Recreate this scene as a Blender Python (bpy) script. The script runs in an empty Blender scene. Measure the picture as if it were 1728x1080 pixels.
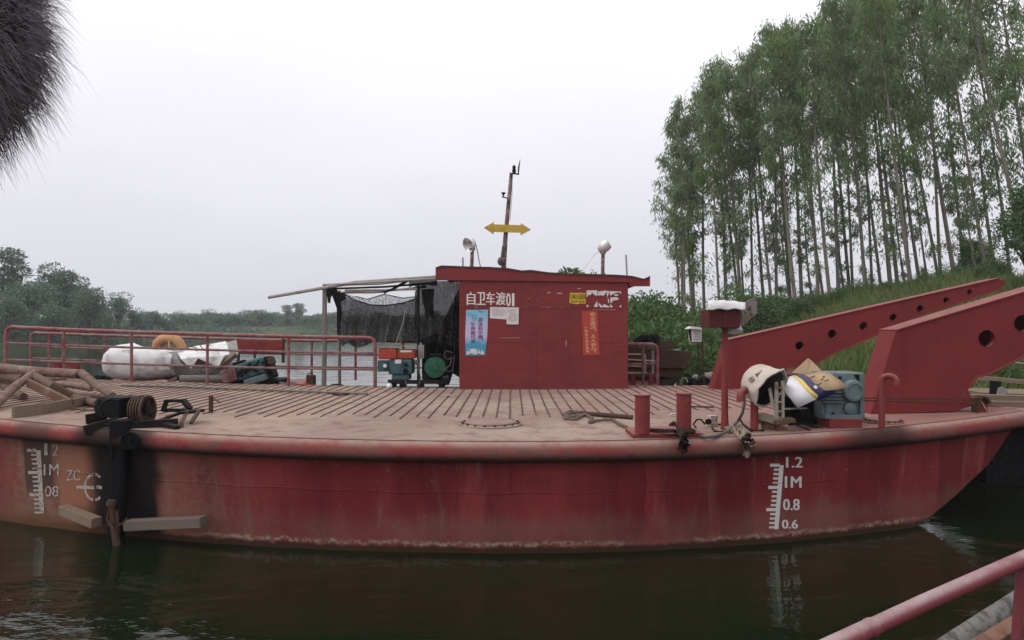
import bpy, bmesh, math, random
import numpy as np
from mathutils import Vector, Matrix
S = bpy.context.scene
COL = S.collection
random.seed(7)
RNG = np.random.default_rng(11)
rad = math.radians

# ------------------------------------------------------------------ camera
FPX, CX, HY, CAMZ = 1189.0, 864.0, 553.0, 1.82      # focal length in photo pixels, horizon row, eye height over the water
cam = bpy.data.cameras.new('camera')
camo = bpy.data.objects.new('camera', cam); COL.objects.link(camo); S.camera = camo
cam.sensor_width = 36.0; cam.lens = 36.0 * FPX / 1728.0
cam.shift_y = (HY - 540.0) / 1728.0
cam.clip_start = 0.02; cam.clip_end = 4000
camo.location = (0, 0, CAMZ); camo.rotation_euler = (math.pi / 2, 0, 0)

# ------------------------------------------------------------------ sky and sun (thin overcast, sun behind cloud to the left)
SUN_EL, SUN_AZ = rad(50), rad(-112)                   # azimuth from +Y towards +X
sd = Vector((math.sin(SUN_AZ) * math.cos(SUN_EL), math.cos(SUN_AZ) * math.cos(SUN_EL), math.sin(SUN_EL)))
W = bpy.data.worlds.new('World'); S.world = W; W.use_nodes = True
nt = W.node_tree; nt.nodes.clear()
def wn(t, **k):
    n = nt.nodes.new(t)
    for a, b in k.items(): setattr(n, a, b)
    return n
out = wn('ShaderNodeOutputWorld'); bg = wn('ShaderNodeBackground'); bg.inputs['Strength'].default_value = 0.12
sky = wn('ShaderNodeTexSky'); sky.sky_type = 'NISHITA'; sky.sun_disc = False
sky.sun_elevation = SUN_EL; sky.sun_rotation = SUN_AZ; sky.dust_density = 4.0; sky.air_density = 1.5
hsv = wn('ShaderNodeHueSaturation'); hsv.inputs['Saturation'].default_value = 0.15; hsv.inputs['Value'].default_value = 0.6
nt.links.new(sky.outputs[0], hsv.inputs['Color'])
tc = wn('ShaderNodeTexCoord'); sep = wn('ShaderNodeSeparateXYZ'); nt.links.new(tc.outputs['Generated'], sep.inputs[0])
ramp = wn('ShaderNodeValToRGB'); nt.links.new(sep.outputs['Z'], ramp.inputs[0])
cr = ramp.color_ramp
cr.elements[0].position = 0.0; cr.elements[0].color = (.62, .615, .68, 1)
cr.elements[1].position = 0.9; cr.elements[1].color = (1.0, 1.0, 1.0, 1)
for p, c in ((.10, (.665, .655, .72, 1)), (.25, (.80, .785, .845, 1)), (.42, (.97, .95, 1.0, 1))):
    e = cr.elements.new(p); e.color = c
dot = wn('ShaderNodeVectorMath', operation='DOT_PRODUCT'); nt.links.new(tc.outputs['Generated'], dot.inputs[0]); dot.inputs[1].default_value = sd
glow = wn('ShaderNodeMapRange', interpolation_type='SMOOTHSTEP'); nt.links.new(dot.outputs['Value'], glow.inputs[0])
glow.inputs[1].default_value = .35; glow.inputs[2].default_value = 1.0; glow.inputs[3].default_value = 10.0; glow.inputs[4].default_value = 13.5
cl = wn('ShaderNodeTexNoise'); cmp_ = wn('ShaderNodeMapping'); cmp_.inputs['Scale'].default_value = (1.6, 1.6, 4.5); nt.links.new(tc.outputs['Generated'], cmp_.inputs[0]); nt.links.new(cmp_.outputs[0], cl.inputs['Vector']); cl.inputs['Scale'].default_value = 1.3; cl.inputs['Detail'].default_value = 5
clr = wn('ShaderNodeMapRange'); nt.links.new(cl.outputs['Fac'], clr.inputs[0]); clr.inputs[1].default_value = .3; clr.inputs[2].default_value = .7; clr.inputs[3].default_value = .955; clr.inputs[4].default_value = 1.045
cls = wn('ShaderNodeVectorMath', operation='SCALE'); nt.links.new(ramp.outputs[0], cls.inputs[0]); nt.links.new(clr.outputs[0], cls.inputs['Scale'])
sc_ = wn('ShaderNodeVectorMath', operation='SCALE'); nt.links.new(cls.outputs[0], sc_.inputs[0]); nt.links.new(glow.outputs[0], sc_.inputs['Scale'])
mx = wn('ShaderNodeMix', data_type='RGBA'); mx.inputs[0].default_value = 0.9
nt.links.new(hsv.outputs[0], mx.inputs[6]); nt.links.new(sc_.outputs[0], mx.inputs[7])
nt.links.new(mx.outputs[2], bg.inputs[0]); nt.links.new(bg.outputs[0], out.inputs[0])

sun = bpy.data.lights.new('sun', 'SUN'); sun.energy = 1.0; sun.angle = rad(25); sun.color = (1, .96, .9)
suno = bpy.data.objects.new('sun', sun); COL.objects.link(suno)
suno.rotation_euler = (-sd).to_track_quat('-Z', 'Y').to_euler()
S.view_settings.view_transform = 'Standard'; S.view_settings.look = 'None'
S.view_settings.exposure = 0.1; S.view_settings.gamma = 1.0
S.cycles.max_bounces = 8; S.cycles.diffuse_bounces = 3; S.cycles.glossy_bounces = 3; S.cycles.transmission_bounces = 4
S.cycles.transparent_max_bounces = 12; S.cycles.volume_bounces = 1; S.cycles.caustics_reflective = False

# ------------------------------------------------------------------ where things are
def U(px, py, Y):                                     # a photo pixel at depth Y
    return Vector(((px - CX) / FPX * Y, Y, CAMZ - (py - HY) / FPX * Y))
SH = 0.0028
def deckz(x): return 0.93 + SH * x * x                # the deck's sheer
def edge(x): return 5.55 + (0.0415 if x < 0 else 0.056) * x * x
def on_deck(px, py, dz=0.0):
    y = 7.0
    for _ in range(30):
        x = (px - CX) / FPX * y
        y = (CAMZ - deckz(x) - dz) / max((py - HY) / FPX, 1e-4)
    return Vector(((px - CX) / FPX * y, y, deckz(x) + dz))
def hull_y(x, z):                                     # near side plating
    t = min(max((deckz(x) - z) / 0.93, 0), 1.4)
    return edge(x) + 0.03 + 0.10 * t + (.0035 * math.sin(x * 10.3 + .5 * math.sin(z * 6)) + .002 * math.sin(x * 5.1 + z * 7)) * min(t * 3, 1)
def on_hull(px, py, off=0.0):
    y = 6.0
    for _ in range(40):
        x = (px - CX) / FPX * y; z = CAMZ - (py - HY) / FPX * y
        y = hull_y(x, z) - off
    return Vector(((px - CX) / FPX * y, y, CAMZ - (py - HY) / FPX * y))

# ------------------------------------------------------------------ mesh building
def interp(tab, x):
    for (a, b), (c, d) in zip(tab, tab[1:]):
        if x <= c: return b + (d - b) * (x - a) / (c - a)
    return tab[-1][1]
OFF = {}
class MB:
    def __init__(s): s.v = []; s.f = []
    def add(s, vs, fs):
        b = len(s.v); s.v += [Vector(v) for v in vs]; s.f += [tuple(i + b for i in f) for f in fs]; return s
    def box(s, c, d, R=None):
        c = Vector(c); hx, hy, hz = d[0] / 2, d[1] / 2, d[2] / 2
        vs = [Vector((a * hx, b * hy, e * hz)) for a in (-1, 1) for b in (-1, 1) for e in (-1, 1)]
        if R is not None: vs = [R @ v for v in vs]
        return s.add([c + v for v in vs], [(0, 1, 3, 2), (4, 6, 7, 5), (0, 4, 5, 1), (2, 3, 7, 6), (0, 2, 6, 4), (1, 5, 7, 3)])
    def pbox(s, x0, y0, x1, y1, Y, d):                # front face fills a pixel box at depth Y, d metres deep
        a = U(x0, y1, Y); b = U(x1, y0, Y)
        return s.box(((a.x + b.x) / 2, Y + d / 2, (a.z + b.z) / 2), (b.x - a.x, d, b.z - a.z))
    def bar(s, p, q, w, h, up=(0, 0, 1)):
        p = Vector(p); q = Vector(q); a = (q - p); L = a.length; a.normalize()
        u = Vector(up); x = a.cross(u)
        if x.length < 1e-4: x = a.cross(Vector((0, 1, 0)))
        x.normalize(); u = x.cross(a)
        return s.box((p + q) / 2, (L, w, h), Matrix((a, x, u)).transposed())
    def tube(s, pts, r, n=10, caps=True):
        pts = [Vector(p) for p in pts]; m = len(pts)
        rr = [r] * m if not hasattr(r, '__len__') else list(r)
        vs = []; fs = []; x = None
        for i, p in enumerate(pts):
            t = (pts[min(i + 1, m - 1)] - pts[max(i - 1, 0)]).normalized()
            if x is None:
                x = t.cross(Vector((0, 0, 1)))
                if x.length < .1: x = t.cross(Vector((0, 1, 0)))
            x = (x - t * x.dot(t)).normalized(); y = t.cross(x)
            for k in range(n):
                a = 2 * math.pi * k / n
                vs.append(p + (x * math.cos(a) + y * math.sin(a)) * rr[i])
        for i in range(m - 1):
            for k in range(n):
                fs.append((i * n + k, i * n + (k + 1) % n, (i + 1) * n + (k + 1) % n, (i + 1) * n + k))
        if caps:
            fs.append(tuple(range(n - 1, -1, -1))); fs.append(tuple((m - 1) * n + k for k in range(n)))
        return s.add(vs, fs)
    def lathe(s, p, axis, prof, n=24, caps=True):     # prof: (distance along axis, radius)
        p = Vector(p); a = Vector(axis).normalized()
        x = a.cross(Vector((0, 0, 1)))
        if x.length < .1: x = a.cross(Vector((0, 1, 0)))
        x.normalize(); y = a.cross(x); vs = []; fs = []
        for t, r in prof:
            for k in range(n):
                g = 2 * math.pi * k / n
                vs.append(p + a * t + (x * math.cos(g) + y * math.sin(g)) * r)
        for i in range(len(prof) - 1):
            for k in range(n):
                fs.append((i * n + k, i * n + (k + 1) % n, (i + 1) * n + (k + 1) % n, (i + 1) * n + k))
        if caps:
            fs.append(tuple(range(n - 1, -1, -1))); fs.append(tuple((len(prof) - 1) * n + k for k in range(n)))
        return s.add(vs, fs)
    def prism(s, poly, d):                            # 3D outline pushed along d
        n = len(poly); d = Vector(d); poly = [Vector(p) for p in poly]
        return s.add(poly + [p + d for p in poly], [tuple(range(n)), tuple(range(2 * n - 1, n - 1, -1))] +
                     [((i + 1) % n, i, n + i, n + (i + 1) % n) for i in range(n)])
    def sheet(s, rows, closed=False):                 # grid of points
        m = len(rows); n = len(rows[0]); fs = []
        for i in range(m - 1):
            for k in range(n if closed else n - 1):
                fs.append((i * n + k, i * n + (k + 1) % n, (i + 1) * n + (k + 1) % n, (i + 1) * n + k))
        return s.add([p for r in rows for p in r], fs)
    def ball(s, c, r, n=16, m=10, noise=0.0):
        c = Vector(c); r = Vector(r) if hasattr(r, '__len__') else Vector((r, r, r)); rows = []
        for i in range(m + 1):
            th = math.pi * (i + (.02 if i == 0 else -.02 if i == m else 0)) / m
            rows.append([c + Vector((r.x * math.sin(th) * math.cos(2 * math.pi * k / n), r.y * math.sin(th) * math.sin(2 * math.pi * k / n), r.z * math.cos(th))) * (1 + noise * random.uniform(-1, 1)) for k in range(n)])
        for row, base in ((rows[0], 0), (rows[-1], 1)): pass
        return s.sheet(rows, True)
    def mesh(s, name, off, mat, smooth):
        me = bpy.data.meshes.new(name); me.from_pydata([v - off for v in s.v], [], s.f)
        bm = bmesh.new(); bm.from_mesh(me); bmesh.ops.recalc_face_normals(bm, faces=bm.faces); bm.to_mesh(me); bm.free()
        if mat: me.materials.append(mat)
        if smooth: me.polygons.foreach_set('use_smooth', [True] * len(me.polygons))
        return me
    def build(s, name, mat, parent=None, smooth=False, bevel=0, off=None):
        if parent is not None: o_ = OFF[parent.name]
        elif off is not None: o_ = Vector(off)
        else:
            lo = [min(v[i] for v in s.v) for i in range(3)]; hi = [max(v[i] for v in s.v) for i in range(3)]
            o_ = Vector(((lo[0] + hi[0]) / 2, (lo[1] + hi[1]) / 2, lo[2]))
        ob = bpy.data.objects.new(name, s.mesh(name, o_, mat, smooth)); COL.objects.link(ob)
        OFF[ob.name] = o_
        if parent is not None: ob.parent = parent
        else: ob.location = o_
        if smooth and bevel == 0:
            md = ob.modifiers.new('edges', 'EDGE_SPLIT'); md.split_angle = rad(45)
        if bevel:
            md = ob.modifiers.new('bevel', 'BEVEL'); md.width = bevel; md.segments = 2; md.limit_method = 'ANGLE'; md.angle_limit = rad(40)
        return ob
def tag(o, label=None, cat=None, group=None, kind=None):
    if label: o['label'] = label
    if cat: o['category'] = cat
    if group: o['group'] = group
    if kind: o['kind'] = kind
    return o
def thing(name, loc, label, cat, group=None):
    o = bpy.data.objects.new(name, None); COL.objects.link(o); o.location = loc; o.empty_display_size = .1
    OFF[o.name] = Vector(loc)
    return tag(o, label, cat, group)
def np_mesh(name, V, F, mat):
    me = bpy.data.meshes.new(name); V = np.asarray(V, 'f4'); F = np.asarray(F, 'i4'); n, k = F.shape
    me.vertices.add(len(V)); me.vertices.foreach_set('co', V.ravel())
    me.loops.add(n * k); me.loops.foreach_set('vertex_index', F.ravel())
    me.polygons.add(n); me.polygons.foreach_set('loop_start', np.arange(n, dtype='i4') * k)
    me.update(); me.validate(); me.materials.append(mat); return me
def curve_mesh(splines):                              # flat outlines in XZ, inner loops become holes
    cu = bpy.data.curves.new('outline', 'CURVE'); cu.dimensions = '2D'; cu.fill_mode = 'BOTH'
    for sp in splines:
        s = cu.splines.new('POLY'); s.points.add(len(sp) - 1); s.use_cyclic_u = True
        for p, q in zip(s.points, sp): p.co = (q[0], q[1], 0, 1)
    ob = bpy.data.objects.new('outline', cu); COL.objects.link(ob); bpy.context.view_layer.update()
    me = bpy.data.meshes.new_from_object(ob.evaluated_get(bpy.context.evaluated_depsgraph_get()))
    vs = [v.co.copy() for v in me.vertices]; fs = [tuple(p.vertices) for p in me.polygons]
    bpy.data.objects.remove(ob); bpy.data.curves.remove(cu); bpy.data.meshes.remove(me)
    return vs, fs
def glyphs(txt):                                      # letters as flat faces, fitted to 0..1 in both directions
    cu = bpy.data.curves.new('t', 'FONT'); cu.body = txt; cu.resolution_u = 4
    ob = bpy.data.objects.new('t', cu); COL.objects.link(ob); bpy.context.view_layer.update()
    me = bpy.data.meshes.new_from_object(ob.evaluated_get(bpy.context.evaluated_depsgraph_get()))
    vs = [v.co.copy() for v in me.vertices]; fs = [tuple(p.vertices) for p in me.polygons]
    bpy.data.objects.remove(ob); bpy.data.curves.remove(cu); bpy.data.meshes.remove(me)
    if not vs: return [], []
    lo = [min(v[i] for v in vs) for i in (0, 1)]; hi = [max(v[i] for v in vs) for i in (0, 1)]
    return [((v.x - lo[0]) / max(hi[0] - lo[0], 1e-6), (v.y - lo[1]) / max(hi[1] - lo[1], 1e-6)) for v in vs], fs
def letter(mb, txt, x0, y0, x1, y1, fn, bold=0.0):    # letters filling a pixel box, carried to 3D by fn(px, py)
    vs, fs = glyphs(txt)
    for dx in ((0,) if bold == 0 else (-bold, bold)):
        b = dx; pts = []
        for u, v in vs:
            p = fn(x0 + (x1 - x0) * u + dx, y1 + (y0 - y1) * v); p = Vector(p); p.y -= .0004 * (dx > 0); pts.append(p)
        mb.add(pts, fs)
    return mb

# ------------------------------------------------------------------ materials
class NT:
    def __init__(s, name):
        s.m = bpy.data.materials.new(name); s.m.use_nodes = True; s.t = s.m.node_tree; s.t.nodes.clear()
        s.out = s.n('ShaderNodeOutputMaterial')
    def n(s, t, **k):
        x = s.t.nodes.new(t)
        for a, b in k.items(): setattr(x, a, b)
        return x
    def l(s, a, b): s.t.links.new(a, b)
    def put(s, sock, v):
        if hasattr(v, 'is_output'): s.l(v, sock)
        else: sock.default_value = v
    def pos(s): return s.n('ShaderNodeNewGeometry').outputs['Position']
    def obj(s): return s.n('ShaderNodeTexCoord').outputs['Object']
    def noise(s, scale, detail=5, rough=.6, vec=None, dist=0):
        vec = vec or s.obj()
        if hasattr(scale, '__len__'):
            mp = s.n('ShaderNodeMapping'); mp.inputs['Scale'].default_value = scale; s.l(vec, mp.inputs[0]); vec = mp.outputs[0]; scale = 1
        t = s.n('ShaderNodeTexNoise'); s.l(vec, t.inputs['Vector']); t.inputs['Scale'].default_value = scale
        t.inputs['Detail'].default_value = detail; t.inputs['Roughness'].default_value = rough; t.inputs['Distortion'].default_value = dist
        return t.outputs['Fac']
    def mr(s, v, a, b, c=0.0, d=1.0):
        m = s.n('ShaderNodeMapRange', interpolation_type='SMOOTHSTEP'); s.put(m.inputs[0], v)
        m.inputs[1].default_value = a; m.inputs[2].default_value = b; m.inputs[3].default_value = c; m.inputs[4].default_value = d
        return m.outputs[0]
    def math(s, op, a, b=0.0):
        m = s.n('ShaderNodeMath', operation=op); s.put(m.inputs[0], a); s.put(m.inputs[1], b); return m.outputs[0]
    def mix(s, f, a, b):
        m = s.n('ShaderNodeMix', data_type='RGBA'); s.put(m.inputs[0], f)
        s.put(m.inputs[6], a if hasattr(a, 'is_output') else (*a, 1)); s.put(m.inputs[7], b if hasattr(b, 'is_output') else (*b, 1))
        return m.outputs[2]
    def bsdf(s, col, rough=.7, metal=0, spec=.3, bump=None, bs=.3, bd=.01):
        p = s.n('ShaderNodeBsdfPrincipled')
        s.put(p.inputs['Base Color'], col if hasattr(col, 'is_output') else (*col, 1)); s.put(p.inputs['Roughness'], rough); s.put(p.inputs['Metallic'], metal)
        p.inputs['Specular IOR Level'].default_value = spec
        if bump is not None:
            b = s.n('ShaderNodeBump'); b.inputs['Strength'].default_value = bs; b.inputs['Distance'].default_value = bd
            s.l(bump, b.inputs['Height']); s.l(b.outputs[0], p.inputs['Normal'])
        s.l(p.outputs[0], s.out.inputs[0]); return s.m
def mat(name, col, rough=.7, metal=0, spec=.3, layers=(), bump=25, bs=.3, bd=.004, dust=None, world=False):
    t = NT(name); c = col; vec = t.pos() if world else t.obj()
    for lc, sc, lo, hi, *f in layers:
        k = t.mr(t.noise(sc, 6, .65, vec), lo, hi, 0, f[0] if f else 1.0); c = t.mix(k, c, lc)
    if dust:                                          # dirt lying on what faces up
        g = t.n('ShaderNodeNewGeometry'); sp = t.n('ShaderNodeSeparateXYZ'); t.l(g.outputs['Normal'], sp.inputs[0])
        k = t.math('MULTIPLY', t.mr(sp.outputs['Z'], .2, .9), t.mr(t.noise(9, 5, .7, vec), .25, .7, .2, dust[1])); c = t.mix(k, c, dust[0])
    return t.bsdf(c, rough, metal, spec * .55, t.noise(bump, 4, .6, vec), bs, bd)

RED = (.2, .031, .034)
DUST = (.30, .21, .18)
m_cabin = mat('cabin_red', (.182, .028, .029), .6, 0, .3, [((.14, .025, .026), 1.3, .35, .7), ((.24, .06, .05), (3, 3, .6), .55, .8, .35), ((.07, .025, .025), 34, .66, .72, .6), ((.11, .025, .024), (9, 9, .8), .56, .7, .7), ((.24, .11, .09), (2.5, 2.5, 1.2), .6, .8, .45)], bump=1.4, bs=.6, bd=.08, world=True)
m_red = mat('red_paint', (.175, .034, .032), .6, 0, .3, [((.135, .026, .026), 2, .4, .7), ((.25, .12, .1), 14, .58, .75, .6)], bump=40, dust=((.26, .15, .13), .6))
m_arm = mat('ramp_red', (.178, .026, .027), .65, 0, .2, [((.14, .023, .024), 1.2, .35, .7), ((.13, .018, .02), (5, 5, .5), .55, .7, .6), ((.05, .03, .028), 30, .68, .74, .7), ((.21, .07, .06), (7, 7, 2), .6, .8, .4)], bump=15, dust=((.3, .18, .16), .6))
m_railred = mat('rail_red', (.2, .05, .06), .65, 0, .3, [((.2, .14, .13), 9, .42, .66), ((.07, .04, .035), 22, .58, .7, .8)], bump=60, dust=((.3, .2, .18), .7))
m_railgrey = mat('rail_worn', (.21, .13, .13), .7, 0, .3, [((.13, .05, .05), 7, .45, .65), ((.08, .06, .05), 25, .55, .7, .8)], bump=60)
m_steel = mat('dark_steel', (.014, .012, .011), .6, .2, .22, [((.05, .03, .02), 11, .5, .75, .7), ((.008, .008, .009), 4, .45, .7)], bump=50, bs=.5)
m_grease = mat('black_grease', (.006, .0065, .008), .6, 0, .16, [((.026, .022, .019), 14, .58, .75, .8)], bump=40, bs=.5)
m_rust = mat('rusty_steel', (.065, .038, .028), .85, 0, .15, [((.12, .062, .042), 6, .5, .75), ((.05, .035, .03), 13, .5, .7)], bump=50, bs=.5)
m_belt = mat('pulley_brown', (.085, .05, .04), .6, .2, .3, [((.04, .025, .02), 14, .45, .65)], bump=50)
m_teal = mat('teal_engine', (.05, .105, .115), .6, .1, .35, [((.025, .045, .05), 9, .48, .66), ((.10, .12, .11), 20, .6, .75, .8)], bump=35, bs=.6, dust=((.16, .17, .16), .5))
m_gear = mat('grey_gearbox', (.13, .165, .175), .55, .1, .35, [((.09, .115, .12), 6, .45, .7), ((.06, .06, .055), 26, .6, .72, .8)], bump=45)
m_tank = mat('tank_orange', (.30, .045, .024), .5, 0, .4, [((.26, .03, .02), 5, .5, .7), ((.28, .17, .13), 16, .6, .72, .7)], bump=40)
m_green = mat('green_enamel', (.012, .10, .058), .5, 0, .4, [((.012, .07, .045), 8, .5, .7)], bump=40)
m_wood = mat('weathered_wood', (.125, .105, .09), .85, 0, .15, [((.15, .11, .09), (3, 30, 30), .45, .65), ((.2, .165, .14), 5, .55, .75, .6)], bump=(4, 50, 50), bs=.6)
m_bark = mat('brown_pole', (.135, .09, .072), .9, 0, .15, [((.10, .06, .048), 12, .45, .65), ((.29, .22, .19), 6, .5, .75, .7)], bump=40, bs=.7)
m_oldred = mat('pole_pinkish', (.19, .125, .112), .85, 0, .15, [((.14, .07, .06), 7, .45, .66), ((.36, .28, .25), 17, .5, .72, .7)], bump=40, bs=.6)
m_plank = mat('tan_plank', (.19, .145, .105), .85, 0, .15, [((.17, .12, .085), (2, 18, 18), .45, .7)], bump=(3, 40, 40), bs=.5)
m_sheet = mat('white_sheet', (.62, .61, .62), .5, 0, .4, [((.36, .34, .33), 2.2, .45, .68), ((.2, .16, .13), 4, .56, .7, .8)], bump=7, bs=.5, bd=.03)
m_sheet2 = mat('grey_sheet', (.25, .235, .225), .55, 0, .3, [((.36, .34, .33), 3, .5, .7), ((.12, .09, .075), 5, .55, .7)], bump=8, bs=.5, bd=.02)
m_orange = mat('orange_pipe', (.40, .215, .115), .6, 0, .3, [((.35, .16, .08), 9, .5, .7)], bump=40)
m_yellow = mat('yellow_board', (.46, .31, .05), .6, 0, .3, [((.30, .20, .035), 6, .5, .72)], bump=40)
m_white = mat('white_paint', (.62, .59, .57), .7, 0, .2, [((.34, .24, .22), 60, .56, .7, .7)], bump=80, bs=.1)
m_dim = mat('worn_white', (.42, .37, .33), .75, 0, .2, [((.16, .08, .07), 45, .5, .62, .9)], bump=80, bs=.1)
m_paper = mat('paper', (.60, .555, .55), .8, 0, .2, [((.5, .44, .42), 9, .45, .7)], bump=20, bs=.2)
m_ink = mat('grey_ink', (.22, .2, .21), .8); m_purple = mat('purple_ink', (.14, .035, .12), .8)
m_ypaper = mat('yellow_paper', (.53, .38, .06), .8, 0, .2, [((.40, .27, .05), 14, .45, .7)]); m_yink = mat('brown_ink', (.14, .085, .01), .8)
m_rposter = mat('red_poster', (.36, .05, .04), .6, 0, .3, [((.28, .035, .03), 3, .45, .7)]); m_gold = mat('gold_ink', (.60, .38, .2), .7)
m_lamp = mat('lamp_white', (.62, .62, .62), .35, .2, .5, [((.4, .4, .38), 12, .5, .7)])
m_pole = mat('mast_pole', (.14, .085, .08), .7, 0, .25, [((.30, .25, .23), 15, .47, .62), ((.05, .035, .035), 9, .5, .65)], bump=40, bs=.5)
m_post = mat('grey_post', (.17, .15, .14), .85, 0, .15, [((.28, .25, .23), (25, 25, 2), .5, .7)], bump=(40, 40, 4), bs=.5)
m_bamboo = mat('grey_bamboo', (.30, .28, .27), .7, 0, .25, [((.16, .14, .13), 9, .5, .68)])
m_rag = mat('black_rag', (.012, .012, .013), .95, 0, .05, [((.03, .028, .03), 18, .5, .7)], bump=30, bs=.6)
m_rope = mat('grey_rope', (.13, .10, .082), .95, 0, .05, [((.11, .085, .07), 40, .45, .65)], bump=140, bs=.9)
m_hemp = mat('hemp', (.26, .205, .16), .95, 0, .05, [((.15, .11, .085), 40, .45, .65)])
m_cable = mat('grey_cable', (.10, .095, .09), .6); m_brope = mat('dark_rope', (.03, .022, .02), .95, 0, .05, [((.06, .045, .04), 40, .5, .7)], bump=140, bs=.9)
m_sack = mat('sack_weave', (.50, .43, .375), .85, 0, .15, [((.36, .28, .24), 4, .45, .7), ((.46, .23, .21), 3, .58, .75, .5)], bump=14, bs=.8, bd=.012)
m_card = mat('cardboard', (.36, .255, .16), .85, 0, .15, [((.29, .20, .125), 5, .45, .7)], bump=30, bs=.2)
m_cardw = mat('white_card', (.66, .63, .66), .6, 0, .3, [((.52, .49, .5), 6, .5, .75)], bump=20, bs=.2)
m_cardp = mat('purple_card', (.055, .05, .105), .55); m_cardy = mat('yellow_card', (.58, .44, .12), .6); m_blue = mat('blue_film', (.03, .06, .22), .4)
m_cream = mat('cream_pipe', (.45, .38, .31), .7); m_glass = mat('lens', (.3, .32, .33), .12, 0, .6)
m_frame = mat('winch_frame', (.27, .24, .195), .7, .1, .3, [((.14, .09, .06), 10, .48, .66)], bump=50)
m_brown = mat('brown_stand', (.13, .075, .05), .75, 0, .2, [((.22, .16, .12), 8, .5, .7), ((.12, .035, .03), 4, .5, .65)], bump=40)
m_brown2 = mat('red_brown_board', (.17, .095, .068), .85, 0, .15, [((.10, .055, .04), (14, 3, 14), .45, .65)], bump=(30, 6, 30), bs=.5)
m_greytimber = mat('grey_timber', (.15, .14, .133), .9, 0, .15, [((.07, .063, .06), (30, 3, 30), .45, .62)], bump=(50, 5, 50), bs=.8, bd=.01)
m_rail2 = mat('pink_rail', (.18, .042, .052), .55, 0, .4, [((.17, .04, .05), 4, .45, .7), ((.30, .19, .19), 30, .58, .75, .5)], bump=70, bs=.35, dust=((.32, .255, .26), .9))

def make_hull_mat():
    t = NT('hull_paint'); P = t.pos(); sp = t.n('ShaderNodeSeparateXYZ'); t.l(P, sp.inputs[0]); X, Y, Z = sp.outputs
    big = t.noise(.9, 5, .6, P); fine = t.noise(16, 6, .7, P); streak = t.noise((7, 7, .55), 6, .65, P); streak2 = t.noise((2.2, 2.2, .25), 5, .6, P)
    c = t.mix(t.mr(big, .38, .64), (.155, .018, .021), (.225, .034, .035))
    c = t.mix(t.mr(streak2, .5, .66, 0, .75), c, (.095, .012, .018))
    c = t.mix(t.mr(streak, .53, .75, 0, .6), c, (.23, .12, .095))
    c = t.mix(t.mr(fine, .6, .72, 0, .5), c, (.26, .15, .12))
    wht = t.n('ShaderNodeTexWhiteNoise', noise_dimensions='1D'); t.l(t.math('FLOOR', t.math('MULTIPLY', t.math('ADD', X, t.math('MULTIPLY', t.noise((.4, .4, .8), 2, .5, P), .5)), 3.1)), wht.inputs['W'])
    c = t.mix(t.math('MULTIPLY', t.mr(wht.outputs['Value'], .45, .85), t.mr(X, .2, 1.2, .15, .75)), c, (.10, .010, .016))
    c = t.mix(t.math('MULTIPLY', t.mr(t.noise((26, 26, 1.3), 4, .6, P), .58, .72), t.mr(Z, .1, .8, .2, .7)), c, (.085, .018, .02))
    # the aft half is dustier and browner
    aft = t.math('MULTIPLY', t.mr(t.math('ADD', X, t.math('MULTIPLY', big, 2.2)), -2.5, -.6, 1, 0), t.mr(t.math('ADD', t.math('MULTIPLY', streak, .5), t.math('MULTIPLY', fine, .5)), .32, .6, .12, .9))
    aft = t.math('MULTIPLY', aft, t.mr(X, -4.78, -4.5, .25, 1))
    c = t.mix(aft, c, (.215, .125, .085))
    # a dull band low on the plating
    low = t.math('MULTIPLY', t.mr(t.math('SUBTRACT', Z, t.math('MULTIPLY', streak, .36)), .02, .22, 1, 0), t.mr(big, .3, .6, .1, .5))
    c = t.mix(low, c, (.17, .10, .075))
    # rectangular repaint and a smoke stain round the shaft guide
    pat = t.math('MULTIPLY', t.math('MULTIPLY', t.mr(X, -4.10, -4.05), t.mr(X, -3.70, -3.66, 1, 0)), t.mr(Z, .77, .79, 1, 0))
    c = t.mix(t.math('MULTIPLY', pat, .75), c, (.29, .125, .075))
    stencil = t.math('MULTIPLY', t.math('MULTIPLY', t.mr(X, -4.47, -4.45), t.mr(X, -4.16, -4.1, 1, 0)), t.mr(Z, .25, .4))
    c = t.mix(t.math('MULTIPLY', stencil, .85), c, (.055, .035, .03))
    wob = t.math('ADD', X, t.math('MULTIPLY', t.math('SUBTRACT', t.noise((3, 3, 1.2), 4, .6, P), .5), .32))
    st = t.math('MULTIPLY', t.mr(wob, -3.86, -3.58), t.mr(wob, -3.06, -2.92, 1, 0))
    c = t.mix(t.math('MULTIPLY', st, .97), c, (.004, .0045, .005))
    # lime scum along the waterline, brown slime under it
    zz = t.math('ADD', Z, t.math('MULTIPLY', t.math('SUBTRACT', t.noise((9, 9, 9), 6, .75, P), .5), .11))
    band = t.math('MULTIPLY', t.math('MULTIPLY', t.mr(zz, .058, .064), t.mr(zz, .078, .105, 1, 0)), t.math('MULTIPLY', t.mr(t.noise((1.1, 1.1, 3), 3, .6, P), .42, .54, .1, 1), t.mr(t.noise((24, 24, 30), 4, .7, P), .42, .58, .05, 1)))
    c = t.mix(t.math('MULTIPLY', band, t.mr(X, -3.0, -2.2)), c, (.25, .21, .16))
    c = t.mix(t.mr(zz, .035, .064, .93, 0), c, (.035, .018, .011))
    c = t.mix(t.math('MULTIPLY', t.mr(zz, .05, .16, .8, 0), t.mr(X, -3.9, -3.3, 1, 0)), c, (.13, .06, .03))
    return t.bsdf(c, .65, 0, .14, fine, .35, .006)
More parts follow.
